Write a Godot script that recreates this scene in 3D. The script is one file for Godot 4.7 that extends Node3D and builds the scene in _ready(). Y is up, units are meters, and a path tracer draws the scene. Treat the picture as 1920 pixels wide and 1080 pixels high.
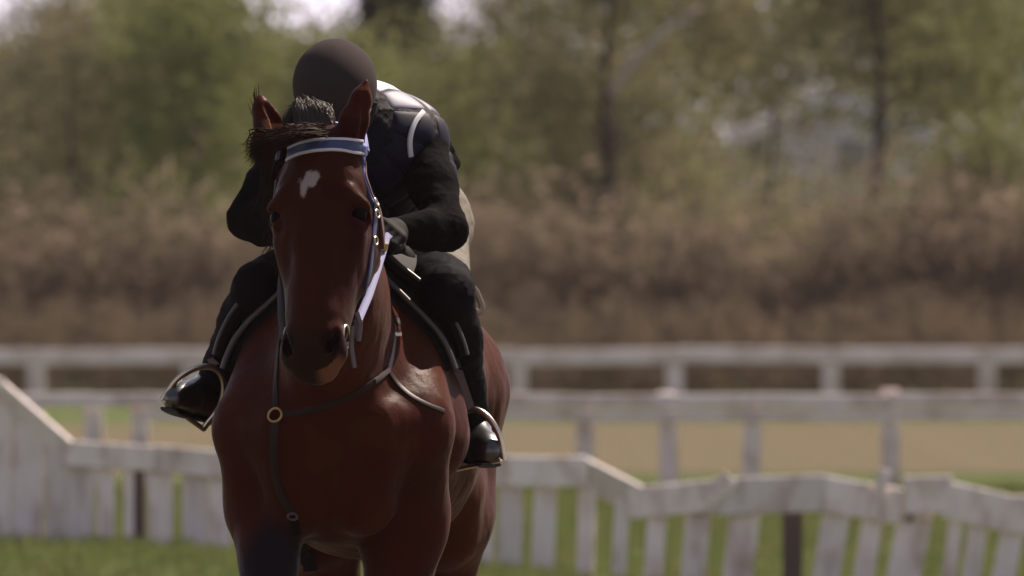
extends Node3D
# A bay racehorse and its crouching rider come head-on; white rails, a sand track, a brush hedge and trees lie far behind.

const LENS := 30400.0                 # photograph pixels per metre at one metre
const EYE := Vector3(0, 1.6, 40)
const YAW := 0.085
const STALE := 1000.0

# ------------------------------------------------------------------ fields of rounded bones

class Field:
	var a: Array[Vector3] = []
	var d: Array[Vector3] = []
	var il := PackedFloat32Array()
	var r0 := PackedFloat32Array()
	var rd := PackedFloat32Array()
	var sq := PackedFloat32Array()
	var sm := PackedFloat32Array()
	var ax: Array[Vector3] = []
	var kk := PackedFloat32Array()
	var cut := PackedByteArray()
	var n := 0
	var all := PackedInt32Array()

	func add(p: Vector3, q: Vector3, r: float, s: float, k := 0.04, squash := 1.0, axis := Vector3.RIGHT, carve := false) -> void:
		var e := q - p
		if e.length() < 0.0005:
			e = Vector3(0, 0.0005, 0)
		var f := 1.0 / squash - 1.0
		if f != 0.0:
			e += axis * (axis.dot(e) * f)
		a.append(p); d.append(e); il.append(1.0 / e.length_squared()); r0.append(r); rd.append(s - r)
		sq.append(f); sm.append((1.0 + squash) * 0.5 if squash < 1.0 else 1.0); ax.append(axis); kk.append(k); cut.append(1 if carve else 0)
		all.append(n)
		n += 1

	func one(i: int, p: Vector3) -> float:
		var q := p - a[i]
		if sq[i] != 0.0:
			q += ax[i] * (ax[i].dot(q) * sq[i])
		var e := d[i]
		var h := clampf(q.dot(e) * il[i], 0.0, 1.0)
		return ((q - e * h).length() - r0[i] - rd[i] * h) * sm[i]

	func at(p: Vector3, list: PackedInt32Array) -> float:
		var m := 1000.0
		for i in list:
			var v := one(i, p)
			var k := kk[i]
			if cut[i]:
				v = -v
				var hc := k - absf(m - v)
				m = maxf(m, v)
				if hc > 0.0:
					m += hc * hc / (4.0 * k)
			else:
				var h := k - absf(m - v)
				m = minf(m, v)
				if h > 0.0:
					m -= h * h / (4.0 * k)
		return m

	func slope(p: Vector3) -> Vector3:
		var e := 0.003
		return Vector3(at(p + Vector3(e, 0, 0), all) - at(p - Vector3(e, 0, 0), all), at(p + Vector3(0, e, 0), all) - at(p - Vector3(0, e, 0), all), at(p + Vector3(0, 0, e), all) - at(p - Vector3(0, 0, e), all)).normalized()

	func meet(o: Vector3, dir: Vector3, most: float) -> Vector3:   # first point of the surface along a ray; INF where there is none
		var t := 0.0
		for i in 120:
			var p := o + dir * t
			var v := at(p, all)
			if v < 0.0008:
				return p
			t += maxf(v * 0.75, 0.0008)
			if t > most:
				break
		return Vector3.INF

	func copy_of(grow := 0.0) -> Field:
		var f := Field.new()
		f.a = a.duplicate(); f.d = d.duplicate(); f.il = il.duplicate(); f.rd = rd.duplicate(); f.sq = sq.duplicate(); f.sm = sm.duplicate(); f.ax = ax.duplicate(); f.kk = kk.duplicate(); f.cut = cut.duplicate(); f.n = n; f.all = all.duplicate()
		for r in r0:
			f.r0.append(r + grow)
		return f

# ------------------------------------------------------------------ meshing of a field (surface nets in an octree of blocks)

class Netter:
	var f: Field
	var lo: Vector3
	var c: float
	var nx: int
	var ny: int
	var nz: int
	var val := PackedFloat32Array()
	var blocks := PackedInt32Array()
	var verts := PackedVector3Array()
	var idx := PackedInt32Array()
	var norms := PackedVector3Array()

	func run(field: Field, low: Vector3, high: Vector3, cell: float, cp := Vector3.ZERO, cn := Vector3.ZERO) -> void:
		f = field; lo = low; c = cell
		var s := (high - low) / cell
		nx = (int(s.x) / 4 + 1) * 4 + 1; ny = (int(s.y) / 4 + 1) * 4 + 1; nz = (int(s.z) / 4 + 1) * 4 + 1
		val.resize(nx * ny * nz)
		val.fill(STALE)
		for x in range(0, nx - 1, 32):
			for y in range(0, ny - 1, 32):
				for z in range(0, nz - 1, 32):
					split(x, y, z, 32, f.all)
		net(cp, cn)

	func split(x: int, y: int, z: int, size: int, list: PackedInt32Array) -> void:
		if x >= nx - 1 or y >= ny - 1 or z >= nz - 1:
			return
		var mid := lo + Vector3(x + size * 0.5, y + size * 0.5, z + size * 0.5) * c
		var reach := size * c * 0.87
		var m := 1000.0
		var vs := PackedFloat32Array()
		for i in list:
			var v := f.one(i, mid)
			vs.append(v)
			if not f.cut[i]:
				m = minf(m, v)
		if m > reach * 1.5 + 0.11:
			return
		var near := PackedInt32Array()
		for j in list.size():
			var i := list[j]
			if f.cut[i]:
				if vs[j] < reach * 1.6 + f.kk[i]:
					near.append(i)
			elif vs[j] < m + 3.0 * reach + f.kk[i]:
				near.append(i)
		var v0 := f.at(mid, near)
		if absf(v0) > reach * 1.7 + 0.004:
			return
		if size > 4:
			var h := size / 2
			for i in 8:
				split(x + (i & 1) * h, y + ((i >> 1) & 1) * h, z + (i >> 2) * h, h, near)
			return
		blocks.append(x); blocks.append(y); blocks.append(z)
		for dz in 5:
			for dy in 5:
				var at0 := ((z + dz) * ny + y + dy) * nx + x
				for dx in 5:
					if val[at0 + dx] == STALE:
						val[at0 + dx] = f.at(lo + Vector3(x + dx, y + dy, z + dz) * c, near)

	func net(cp: Vector3, cn: Vector3) -> void:
		var own := PackedInt32Array()
		own.resize(val.size())
		own.fill(-1)
		var sx := 1
		var sy := nx
		var sz := nx * ny
		var offs := [0, sx, sy, sx + sy, sz, sx + sz, sy + sz, sx + sy + sz]
		var edges := [0, 1, 2, 3, 4, 5, 6, 7, 0, 2, 1, 3, 4, 6, 5, 7, 0, 4, 1, 5, 2, 6, 3, 7]
		var corner: Array[Vector3] = []
		for i in 8:
			corner.append(Vector3(i & 1, (i >> 1) & 1, i >> 2))
		var cells := PackedInt32Array()
		for b in range(0, blocks.size(), 3):
			for dz in 4:
				for dy in 4:
					for dx in 4:
						var x := blocks[b] + dx
						var y := blocks[b + 1] + dy
						var z := blocks[b + 2] + dz
						var base := (z * ny + y) * nx + x
						var mask := 0
						for i in 8:
							if val[base + offs[i]] < 0.0:
								mask |= 1 << i
						if mask == 0 or mask == 255:
							continue
						var sum := Vector3.ZERO
						var cnt := 0
						for e in range(0, 24, 2):
							var p: int = edges[e]
							var q: int = edges[e + 1]
							if ((mask >> p) & 1) != ((mask >> q) & 1):
								var vp := val[base + offs[p]]
								var vq := val[base + offs[q]]
								sum += corner[p].lerp(corner[q], clampf(vp / (vp - vq), 0.0, 1.0))
								cnt += 1
						own[base] = verts.size()
						verts.append(lo + (Vector3(x, y, z) + sum / cnt) * c)
						cells.append(base)
		norms.resize(verts.size())
		norms.fill(Vector3.ZERO)
		var step := [sx, sy, sz]
		var dirs: Array[Vector3] = [Vector3.RIGHT, Vector3.UP, Vector3.BACK]
		for base in cells:
			for k in 3:
				var o1: int = step[(k + 1) % 3]
				var o2: int = step[(k + 2) % 3]
				if base - o1 - o2 < 0:
					continue
				var v0 := val[base]
				var v1 := val[base + step[k]]
				if (v0 < 0.0) == (v1 < 0.0):
					continue
				var i0 := own[base]
				var i1 := own[base - o1]
				var i2 := own[base - o1 - o2]
				var i3 := own[base - o2]
				if i1 < 0 or i2 < 0 or i3 < 0:
					continue
				if cn != Vector3.ZERO and (verts[i0] - cp).dot(cn) < 0.0:
					continue
				var out: Vector3 = dirs[k] * (1.0 if v0 < 0.0 else -1.0)
				var g1 := (verts[i0] - verts[i2]).cross(verts[i0] - verts[i1])
				var g2 := (verts[i0] - verts[i3]).cross(verts[i0] - verts[i2])
				if (g1 + g2).dot(out) < 0.0:
					idx.append_array([i0, i2, i1, i0, i3, i2])
					g1 = -g1
					g2 = -g2
				else:
					idx.append_array([i0, i1, i2, i0, i2, i3])
				norms[i0] += g1 + g2; norms[i2] += g1 + g2; norms[i1] += g1; norms[i3] += g2
		for i in norms.size():
			norms[i] = norms[i].normalized()

# ------------------------------------------------------------------ a mesh being written

class Ink:
	var v := PackedVector3Array()
	var n := PackedVector3Array()
	var col := PackedColorArray()
	var uv := PackedVector2Array()
	var idx := PackedInt32Array()
	var tint := Color(1, 1, 1)

	func vert(p: Vector3, nn: Vector3, t := Vector2.ZERO) -> int:
		v.append(p); n.append(nn); col.append(tint); uv.append(t)
		return v.size() - 1

	func tri(i: int, j: int, k: int) -> void:
		var g := (v[i] - v[k]).cross(v[i] - v[j])
		if g.dot(n[i] + n[j] + n[k]) < 0.0:
			idx.append(i); idx.append(k); idx.append(j)
		else:
			idx.append(i); idx.append(j); idx.append(k)

	func flat(ps: Array, out: Vector3) -> void:      # a flat convex face looking towards out
		var g: Vector3 = (ps[1] - ps[0]).cross(ps[2] - ps[0]).normalized()
		if g.dot(out) < 0.0:
			g = -g
		var first := v.size()
		for p in ps:
			vert(p, g)
		for i in range(1, ps.size() - 1):
			tri(first, first + i, first + i + 1)

	func slab(t: Transform3D, size: Vector3, bevel := 0.004, ends := Vector2.ONE) -> void:  # chamfered box; ends: width factor at the bottom and the top
		var h := size * 0.5
		var b := minf(bevel, minf(h.x, minf(h.y, h.z)) * 0.6)
		var pt := func(sx: float, sy: float, sz: float, axis: int) -> Vector3:
			var q := Vector3(sx * (h.x - (0.0 if axis == 0 else b)), sy * (h.y - (0.0 if axis == 1 else b)), sz * (h.z - (0.0 if axis == 2 else b)))
			q.x *= lerpf(ends.x, ends.y, (sy + 1.0) * 0.5)
			return t * q
		var c := t.origin
		for axis in 3:
			for s in [-1.0, 1.0]:
				var ps := []
				for w in [[-1.0, -1.0], [1.0, -1.0], [1.0, 1.0], [-1.0, 1.0]]:
					var q := [0.0, 0.0, 0.0]
					q[axis] = s; q[(axis + 1) % 3] = w[0]; q[(axis + 2) % 3] = w[1]
					ps.append(pt.call(q[0], q[1], q[2], axis))
				flat(ps, (ps[0] + ps[2]) * 0.5 - c)
		for axis in 3:
			for w in [[-1.0, -1.0], [1.0, -1.0], [1.0, 1.0], [-1.0, 1.0]]:
				var ps := []
				var o := (axis + 1) % 3
				var o2 := (axis + 2) % 3
				for e in [[-1.0, o], [1.0, o], [1.0, o2], [-1.0, o2]]:
					var q := [0.0, 0.0, 0.0]
					q[axis] = e[0]; q[o] = w[0]; q[o2] = w[1]
					ps.append(pt.call(q[0], q[1], q[2], e[1]))
				flat(ps, (ps[0] + ps[2]) * 0.5 - c)
		for i in 8:
			var s := [1.0 if i & 1 else -1.0, 1.0 if i & 2 else -1.0, 1.0 if i & 4 else -1.0]
			flat([pt.call(s[0], s[1], s[2], 0), pt.call(s[0], s[1], s[2], 1), pt.call(s[0], s[1], s[2], 2)], t.basis * Vector3(s[0], s[1], s[2]))

	func tube(ps: Array, rs: Array, sides := 8, caps := true, flatness := 1.0, side := Vector3.ZERO) -> void:
		var first := v.size()
		var u := Vector3.ZERO
		for i in ps.size():
			var t: Vector3 = (ps[mini(i + 1, ps.size() - 1)] - ps[maxi(i - 1, 0)]).normalized()
			if i == 0:
				u = side if side != Vector3.ZERO else (Vector3.UP if absf(t.y) < 0.9 else Vector3.RIGHT)
			u = (u - t * t.dot(u)).normalized()
			var w := t.cross(u)
			for s in sides:
				var ang := TAU * s / sides
				var dir := u * cos(ang) + w * (sin(ang) * flatness)
				vert(ps[i] + dir * rs[i], (u * cos(ang) * flatness + w * sin(ang)).normalized(), Vector2(float(s) / sides, float(i) / ps.size()))
		for i in ps.size() - 1:
			for s in sides:
				var p := first + i * sides + s
				var q := first + i * sides + (s + 1) % sides
				tri(p, q, q + sides)
				tri(p, q + sides, p + sides)
		if caps:
			for e in [0, ps.size() - 1]:
				var away: Vector3 = ps[e] - ps[1 if e == 0 else e - 1]
				var ring := []
				for s in sides:
					ring.append(v[first + e * sides + s])
				flat(ring, away)

	func ring(c: Vector3, nn: Vector3, r: float, thick: float, sides := 20, squash := 1.0) -> void:
		var u := nn.cross(Vector3.UP).normalized()
		var w := nn.cross(u).normalized()
		var ps := []
		var rs := []
		for i in sides + 1:
			var ang := TAU * i / sides
			ps.append(c + u * (cos(ang) * r) + w * (sin(ang) * r * squash))
			rs.append(thick)
		tube(ps, rs, 6, false)

	func ribbon(ps: Array, ns: Array, width: float, thick: float, sink := 0.002) -> void:    # a strap lying on a surface
		var lines := [[], [], [], []]
		for i in ps.size():
			var t: Vector3 = (ps[mini(i + 1, ps.size() - 1)] - ps[maxi(i - 1, 0)]).normalized()
			var w: Vector3 = t.cross(ns[i]).normalized() * (width * 0.5)
			lines[0].append(ps[i] - w - ns[i] * sink); lines[1].append(ps[i] - w + ns[i] * thick)
			lines[2].append(ps[i] + w + ns[i] * thick); lines[3].append(ps[i] + w - ns[i] * sink)
		for s in 3:
			var first := v.size()
			for i in ps.size():
				var side: Vector3 = (lines[2][i] - lines[1][i]).normalized()
				var nn: Vector3 = ns[i] if s == 1 else (-side if s == 0 else side)
				if s == 1:
					vert(lines[1][i], (nn - side * 0.25).normalized(), Vector2(0, i * 0.1)); vert(lines[2][i], (nn + side * 0.25).normalized(), Vector2(1, i * 0.1))
				else:
					vert(lines[s][i], nn); vert(lines[s + 1][i], nn)
			for i in ps.size() - 1:
				var p := first + i * 2
				tri(p, p + 1, p + 3)
				tri(p, p + 3, p + 2)

	func sheet(rows: Array) -> void:          # a smooth grid of points; INF leaves a hole
		var h := rows.size()
		var w: int = rows[0].size()
		var nn := {}
		var out := []
		for y in h - 1:
			for x in w - 1:
				var q := [rows[y][x], rows[y][x + 1], rows[y + 1][x + 1], rows[y + 1][x]]
				if q.any(func(p): return p == Vector3.INF):
					continue
				var g: Vector3 = (q[2] - q[0]).cross(q[3] - q[1])
				for k in [[y, x], [y, x + 1], [y + 1, x + 1], [y + 1, x]]:
					var key: int = k[0] * w + k[1]
					nn[key] = nn.get(key, Vector3.ZERO) + g
				out.append([y * w + x, y * w + x + 1, (y + 1) * w + x + 1, (y + 1) * w + x])
		var id := {}
		for key in nn:
			id[key] = vert(rows[key / w][key % w], nn[key].normalized(), Vector2(float(key % w) / (w - 1), float(key / w) / (h - 1)))
		for q in out:
			tri(id[q[0]], id[q[1]], id[q[2]])
			tri(id[q[0]], id[q[2]], id[q[3]])

	func net(m: Netter, paint = null, lumps = null) -> void:
		var first := v.size()
		for i in m.verts.size():
			if paint != null:
				tint = paint.call(m.verts[i])
			if lumps == null:
				vert(m.verts[i], m.norms[i])
			else:
				var p := m.verts[i]
				var nn := m.norms[i]
				var t1 := nn.cross(Vector3(0.3, 0.8, 0.5)).normalized()
				var t2 := nn.cross(t1)
				var h0: float = lumps.call(p)
				vert(p + nn * h0, (nn - t1 * ((lumps.call(p + t1 * 0.004) - h0) / 0.004) - t2 * ((lumps.call(p + t2 * 0.004) - h0) / 0.004)).normalized())
		for i in m.idx:
			idx.append(first + i)

	func commit() -> ArrayMesh:
		var arr := []
		arr.resize(Mesh.ARRAY_MAX)
		arr[Mesh.ARRAY_VERTEX] = v; arr[Mesh.ARRAY_NORMAL] = n; arr[Mesh.ARRAY_COLOR] = col; arr[Mesh.ARRAY_TEX_UV] = uv; arr[Mesh.ARRAY_INDEX] = idx
		var m := ArrayMesh.new()
		m.add_surface_from_arrays(Mesh.PRIMITIVE_TRIANGLES, arr)
		return m

# ------------------------------------------------------------------ naming, placing

var taken := {}
var rng := RandomNumberGenerator.new()
var M := {}

func numbered(called: String) -> String:
	var k: int = taken.get(called, 0)
	taken[called] = k + 1
	return called if k == 0 else "%s_%03d" % [called, k]

func thing(called: String, label: String, category: String, base: Vector3, group := "") -> Node3D:
	var o := Node3D.new()
	o.name = numbered(called)
	add_child(o)
	o.position = base
	o.set_meta("label", label)
	o.set_meta("category", category)
	if group:
		o.set_meta("group", group)
	return o

func part(called: String, ink: Ink, m: Material, root: Node3D, over: Node3D = null) -> MeshInstance3D:   # shapes are written in world coordinates
	var o := MeshInstance3D.new()
	o.name = called
	o.mesh = ink.commit()
	o.material_override = m
	if over == null:
		o.position = -root.position
		root.add_child(o, true)
	else:
		over.add_child(o, true)
	return o

func setting(called: String, mesh: Mesh, m: Material, kind := "structure") -> MeshInstance3D:
	var o := MeshInstance3D.new()
	o.name = called
	o.mesh = mesh
	o.material_override = m
	add_child(o)
	o.set_meta("kind", kind)
	return o

func P(px: float, py: float, z: float) -> Vector3:       # where a sight line through that photograph pixel reaches depth z
	var k := (40.0 - z) / LENS
	return Vector3((px - 960.0) * k, 1.6 - (py - 480.0) * k, z)

func sight(px: float, py: float, f: Field, near := 38.3) -> Vector3:
	var dir := Vector3((px - 960.0) / LENS, -(py - 480.0) / LENS, -1.0).normalized()
	return f.meet(EYE + dir * near, dir, 4.0)

func HB(x: float, y: float, z: float) -> Vector3:        # horse's own axes: across, up, forward of the breast
	return Vector3(-0.458 + x * cos(YAW) - z * sin(YAW), y, z * cos(YAW) + x * sin(YAW))

var head_at: Transform3D
func HH(u: float, v: float, w: float) -> Vector3:        # head's own axes: across, down the face, out of the face
	return head_at * Vector3(u, v, w)

func noise_tex(freq: float, size: int, low: Color, high: Color, mid = null, oct := 5, kind := FastNoiseLite.TYPE_SIMPLEX_SMOOTH, sd := 1) -> ImageTexture:
	var f := FastNoiseLite.new()
	f.noise_type = kind
	f.seed = sd
	f.frequency = freq
	f.fractal_octaves = oct
	var im := f.get_seamless_image(size, size)
	var out := Image.create(size, size, false, Image.FORMAT_RGB8)
	for y in size:
		for x in size:
			var t := im.get_pixel(x, y).r
			var c: Color = low.lerp(high, t) if mid == null else (low.lerp(mid, t * 2.0) if t < 0.5 else mid.lerp(high, t * 2.0 - 1.0))
			out.set_pixel(x, y, c)
	return ImageTexture.create_from_image(out)

func bumps(freq: float, size: int, strength: float, sd := 3, oct := 4) -> ImageTexture:
	var f := FastNoiseLite.new()
	f.seed = sd
	f.frequency = freq
	f.fractal_octaves = oct
	var im := f.get_seamless_image(size, size)
	im.convert(Image.FORMAT_RGB8)
	im.bump_map_to_normal_map(strength)
	return ImageTexture.create_from_image(im)

func mat(c: Color, rough := 0.8, spec := 0.5, metal := 0.0) -> StandardMaterial3D:     # c: linear base colour
	var m := StandardMaterial3D.new()
	m.albedo_color = c.linear_to_srgb()
	m.roughness = rough
	m.metallic_specular = spec
	m.metallic = metal
	return m

func triplanar(m: StandardMaterial3D, scale: float, normal: Texture2D = null, strength := 0.5, color: Texture2D = null, world := false) -> StandardMaterial3D:
	m.uv1_triplanar = true
	m.uv1_world_triplanar = world
	m.uv1_scale = Vector3.ONE * scale
	if normal:
		m.normal_enabled = true
		m.normal_texture = normal
		m.normal_scale = strength
	if color:
		m.albedo_texture = color
	return m

func hill(x: float, z: float) -> float:      # height of the ground
	var near := exp(-pow((z + 42.0) / 9.0, 2.0))
	return near * (0.15 * smoothstep(0.4, -2.4, x) - 0.13 * smoothstep(-0.2, 1.6, x))

# ------------------------------------------------------------------ the scene

func _ready() -> void:
	rng.seed = 7
	# camera
	var cam := Camera3D.new()
	cam.name = "camera"
	add_child(cam)
	cam.position = EYE
	cam.rotation.x = -60.0 / LENS
	var att := CameraAttributesPhysical.new()
	att.frustum_focal_length = 12.0 / (540.0 / LENS)
	att.frustum_focus_distance = 39.65
	att.exposure_aperture = 13.5
	att.frustum_near = 1.0
	att.frustum_far = 1500.0
	cam.attributes = att
	cam.fov = rad_to_deg(2.0 * atan(540.0 / LENS))
	cam.near = 1.0
	cam.far = 1500.0
	cam.current = true
	# sky, sun, exposure
	var env := Environment.new()
	var sm := ProceduralSkyMaterial.new()
	sm.sky_top_color = Color(0.115, 0.12, 0.16).linear_to_srgb()
	sm.sky_horizon_color = Color(0.66, 0.60, 0.68).linear_to_srgb()
	sm.sky_curve = 0.10
	sm.ground_bottom_color = Color(0.12, 0.11, 0.07).linear_to_srgb()
	sm.ground_horizon_color = Color(0.3, 0.28, 0.25).linear_to_srgb()
	var sky := Sky.new()
	sky.sky_material = sm
	env.background_mode = Environment.BG_SKY
	env.sky = sky
	env.tonemap_mode = Environment.TONE_MAPPER_LINEAR
	env.tonemap_exposure = 2.1
	env.fog_enabled = true
	env.fog_density = 0.0001
	env.fog_light_color = Color(0.86, 0.80, 0.80)
	env.sdfgi_enabled = true
	env.ssao_enabled = true
	env.ssil_enabled = true
	var we := WorldEnvironment.new()
	we.name = "sky"
	we.environment = env
	add_child(we)
	var sun := DirectionalLight3D.new()
	sun.name = "sun"
	sun.light_energy = 1.6
	sun.light_color = Color(1.0, 0.93, 0.86)
	sun.light_angular_distance = 0.5
	sun.shadow_enabled = true
	add_child(sun)
	sun.look_at_from_position(Vector3(0.47, 0.80, -0.52), Vector3.ZERO)
	materials()
	# large structure
	ground()
	house()
	wood()
	brush_hedge()
	dry_weeds()
	rail_fences()
	picket_fence()
	grass_tufts()
	# the horse, its tack and the rider
	head_at = Transform3D(Basis(Vector3.BACK, 0.045) * Basis(Vector3.UP, -0.24) * Basis(Vector3(1.18, 0, 0), Vector3(0, -cos(0.36), sin(0.36)) * 0.945, Vector3(0, sin(0.36), cos(0.36))), P(593, 258, 0.40))
	horse()
	saddle_gear()
	bridle_gear()
	breast_gear()
	rider()

func materials() -> void:
	var stain := noise_tex(0.012, 512, Color(0.76, 0.71, 0.67), Color(1, 1, 1), Color(0.96, 0.945, 0.93), 4, FastNoiseLite.TYPE_SIMPLEX_SMOOTH, 4)
	var grain := bumps(0.05, 256, 3.0)
	var cloth := bumps(0.09, 256, 2.5, 8)
	M.white = []
	for i in 4:
		var wm := triplanar(mat(Color(0.84, 0.785, 0.79) * [1.0, 0.93, 1.04, 0.84][i], 0.8, 0.3), 0.55, grain, 0.4, stain, true)
		wm.uv1_scale = Vector3(0.9, 0.35, 0.9)
		wm.uv1_offset = Vector3(0.31, 0.17, 0.0) * i
		M.white.append(wm)
	M.white_far = triplanar(mat(Color(0.79, 0.72, 0.74), 0.8, 0.3), 0.4, null, 0.0, stain)
	M.grey_post = triplanar(mat(Color(0.10, 0.075, 0.07), 0.9), 2.0, grain, 0.6)
	M.bark = triplanar(mat(Color(0.032, 0.023, 0.02), 0.95), 1.0, grain, 0.8)
	M.bark_sunlit = triplanar(mat(Color(0.46, 0.38, 0.34), 0.95), 1.0, grain, 0.8)  # bark lightened for the limb, sunlight put into the colour
	var leaf := mat(Color(1, 1, 1), 0.75, 0.3)
	leaf.vertex_color_use_as_albedo = true
	leaf.backlight_enabled = true
	leaf.backlight = Color(0.9, 0.9, 0.9)
	M.leaf = leaf
	var twig := mat(Color(1, 1, 1), 0.9, 0.2)
	twig.vertex_color_use_as_albedo = true
	twig.backlight_enabled = true
	twig.backlight = Color(0.95, 0.95, 0.95)
	M.twig = twig
	var coat := mat(Color(1, 1, 1), 0.42, 0.10)
	coat.rim_enabled = true
	coat.rim = 0.06
	coat.rim_tint = 1.0
	coat.vertex_color_use_as_albedo = true
	triplanar(coat, 9.0, bumps(0.06, 256, 3.0, 11), 0.3)
	M.coat = coat
	M.hair = mat(Color(0.020, 0.011, 0.008), 0.6, 0.12)
	M.hoof = mat(Color(0.03, 0.025, 0.022), 0.5)
	M.eye = mat(Color(0.003, 0.002, 0.0015), 0.3, 0.12)
	M.navy = triplanar(mat(Color(0.035, 0.05, 0.13), 0.45), 20.0, cloth, 0.15)
	M.blue = triplanar(mat(Color(0.05, 0.08, 0.26), 0.4), 20.0, cloth, 0.15)
	M.pale = mat(Color(0.52, 0.52, 0.56), 0.5)
	M.pale_blue = mat(Color(0.15, 0.165, 0.38), 0.5)
	M.leather = triplanar(mat(Color(0.014, 0.008, 0.007), 0.5, 0.3), 25.0, grain, 0.2)
	M.leather_grey = mat(Color(0.07, 0.05, 0.047), 0.4)
	M.leather_red = mat(Color(0.075, 0.026, 0.018), 0.4)
	M.black_leather = triplanar(mat(Color(0.005, 0.0045, 0.0045), 0.62, 0.16), 25.0, grain, 0.2)
	M.pad = triplanar(mat(Color(0.005, 0.005, 0.006), 0.85, 0.25), 30.0, cloth, 0.5)
	M.binding = mat(Color(0.040, 0.030, 0.032), 0.42)  # greyed for sunlit rolled edges, the light put into the colour
	M.steel = mat(Color(0.55, 0.50, 0.42), 0.3, 0.5, 1.0)
	M.brass = mat(Color(0.42, 0.29, 0.13), 0.4, 0.5, 1.0)
	M.patent = mat(Color(0.004, 0.004, 0.004), 0.34, 0.65)
	M.patent.clearcoat_enabled = true
	M.patent.clearcoat = 0.5
	M.patent.clearcoat_roughness = 0.15
	M.boot = triplanar(mat(Color(0.010, 0.0095, 0.013), 0.42), 15.0, cloth, 0.25)
	M.breech = triplanar(mat(Color(0.13, 0.118, 0.098), 0.85, 0.3), 12.0, cloth, 0.5)
	M.chap = triplanar(mat(Color(0.004, 0.004, 0.007), 0.8, 0.15), 12.0, cloth, 0.5)
	M.shirt = triplanar(mat(Color(0.005, 0.0045, 0.005), 0.95, 0.12), 10.0, bumps(0.03, 256, 5.0, 5), 0.2)
	M.shirt.rim_enabled = true
	M.shirt.rim = 0.01
	M.vest = triplanar(mat(Color(0.006, 0.0065, 0.022), 0.6, 0.25), 20.0, cloth, 0.3)
	M.vest_base = triplanar(mat(Color(0.005, 0.005, 0.010), 0.7, 0.25), 20.0, cloth, 0.3)
	M.vest_pale_sunlit = triplanar(mat(Color(0.60, 0.57, 0.72), 0.55, 0.4), 20.0, cloth, 0.3)  # white piping and sun highlights of the back, put into one colour
	M.vest_mid_sunlit = triplanar(mat(Color(0.07, 0.068, 0.13), 0.55, 0.4), 20.0, cloth, 0.3)  # weaker sunlight put into the panel colour
	M.helmet = triplanar(mat(Color(0.036, 0.029, 0.029), 0.9, 0.15), 25.0, cloth, 0.35)
	M.helmet.rim_enabled = true
	M.helmet.rim = 0.08
	M.rubber = mat(Color(0.012, 0.012, 0.012), 0.7)
	var skin := mat(Color(0.42, 0.24, 0.17), 0.5)
	skin.subsurf_scatter_enabled = true
	skin.subsurf_scatter_strength = 0.1
	M.skin = skin
	M.glove = triplanar(mat(Color(0.005, 0.005, 0.005), 0.8, 0.25), 20.0, cloth, 0.3)

# ------------------------------------------------------------------ setting

func field_sheet(x0: float, x1: float, z0: float, z1: float, nx: int, nz: int, lift: float) -> ArrayMesh:
	var m := Ink.new()
	var rows := []
	for j in nz + 1:
		var row := []
		for i in nx + 1:
			var x := lerpf(x0, x1, float(i) / nx)
			var z := lerpf(z0, z1, float(j) / nz)
			row.append(Vector3(x, hill(x, z) + lift, z))
		rows.append(row)
	m.sheet(rows)
	return m.commit()

func ground() -> void:
	var g := mat(Color(1, 1, 1), 0.95, 0.2)
	triplanar(g, 0.08, bumps(0.2, 256, 4.0, 21), 0.8, noise_tex(0.03, 512, Color(0.078, 0.102, 0.036).linear_to_srgb(), Color(0.09, 0.082, 0.038).linear_to_srgb(), Color(0.06, 0.084, 0.024).linear_to_srgb(), 6), true)
	var m := Ink.new()
	# one sheet, fine round the fence, that reaches past the trees
	var xs := [-700.0, -200.0, -60.0, -20.0, -8.0, -5.0]
	for i in 21:
		xs.append(-4.0 + i * 0.4)
	xs.append_array([5.0, 8.0, 20.0, 60.0, 200.0, 700.0])
	var zs := [200.0, 60.0, 20.0, 0.0, -10.0]
	for i in 31:
		zs.append(-14.0 - i * 2.0)
	zs.append_array([-90.0, -120.0, -160.0, -220.0, -300.0, -500.0, -1000.0])
	var rows := []
	for z in zs:
		var row := []
		for x in xs:
			row.append(Vector3(x, hill(x, z), z))
		rows.append(row)
	m.sheet(rows)
	setting("ground", m.commit(), g)
	var s := mat(Color(1, 1, 1), 0.95, 0.2)
	triplanar(s, 0.15, bumps(0.2, 256, 4.0, 22), 0.7, noise_tex(0.04, 512, Color(0.088, 0.073, 0.043).linear_to_srgb(), Color(0.115, 0.096, 0.058).linear_to_srgb(), Color(0.10, 0.084, 0.05).linear_to_srgb(), 5), true)
	var t := Ink.new()
	var trows := []
	for z in [-79.0, -85.0, -90.0, -95.0, -100.0, -105.0, -110.0, -114.0]:
		var row := []
		for i in 61:
			var x := -120.0 + i * 4.0
			var zz: float = z
			if z == -79.0 or z == -114.0:
				zz += sin(x * 1.3) * 0.5 + sin(x * 3.1) * 0.3
			row.append(Vector3(x, 0.006, zz))
		trows.append(row)
	t.sheet(trows)
	setting("dirt_track", t.commit(), s)
	var u := Ink.new()
	var urows := []
	for z in [10.0, 5.0, 0.0, -5.0, -10.0, -13.0]:
		var row := []
		for i in 41:
			row.append(Vector3(-40.0 + i * 2.0, 0.006, z))
		urows.append(row)
	u.sheet(urows)
	setting("riding_track", u.commit(), s)

# ------------------------------------------------------------------ plants

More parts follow.
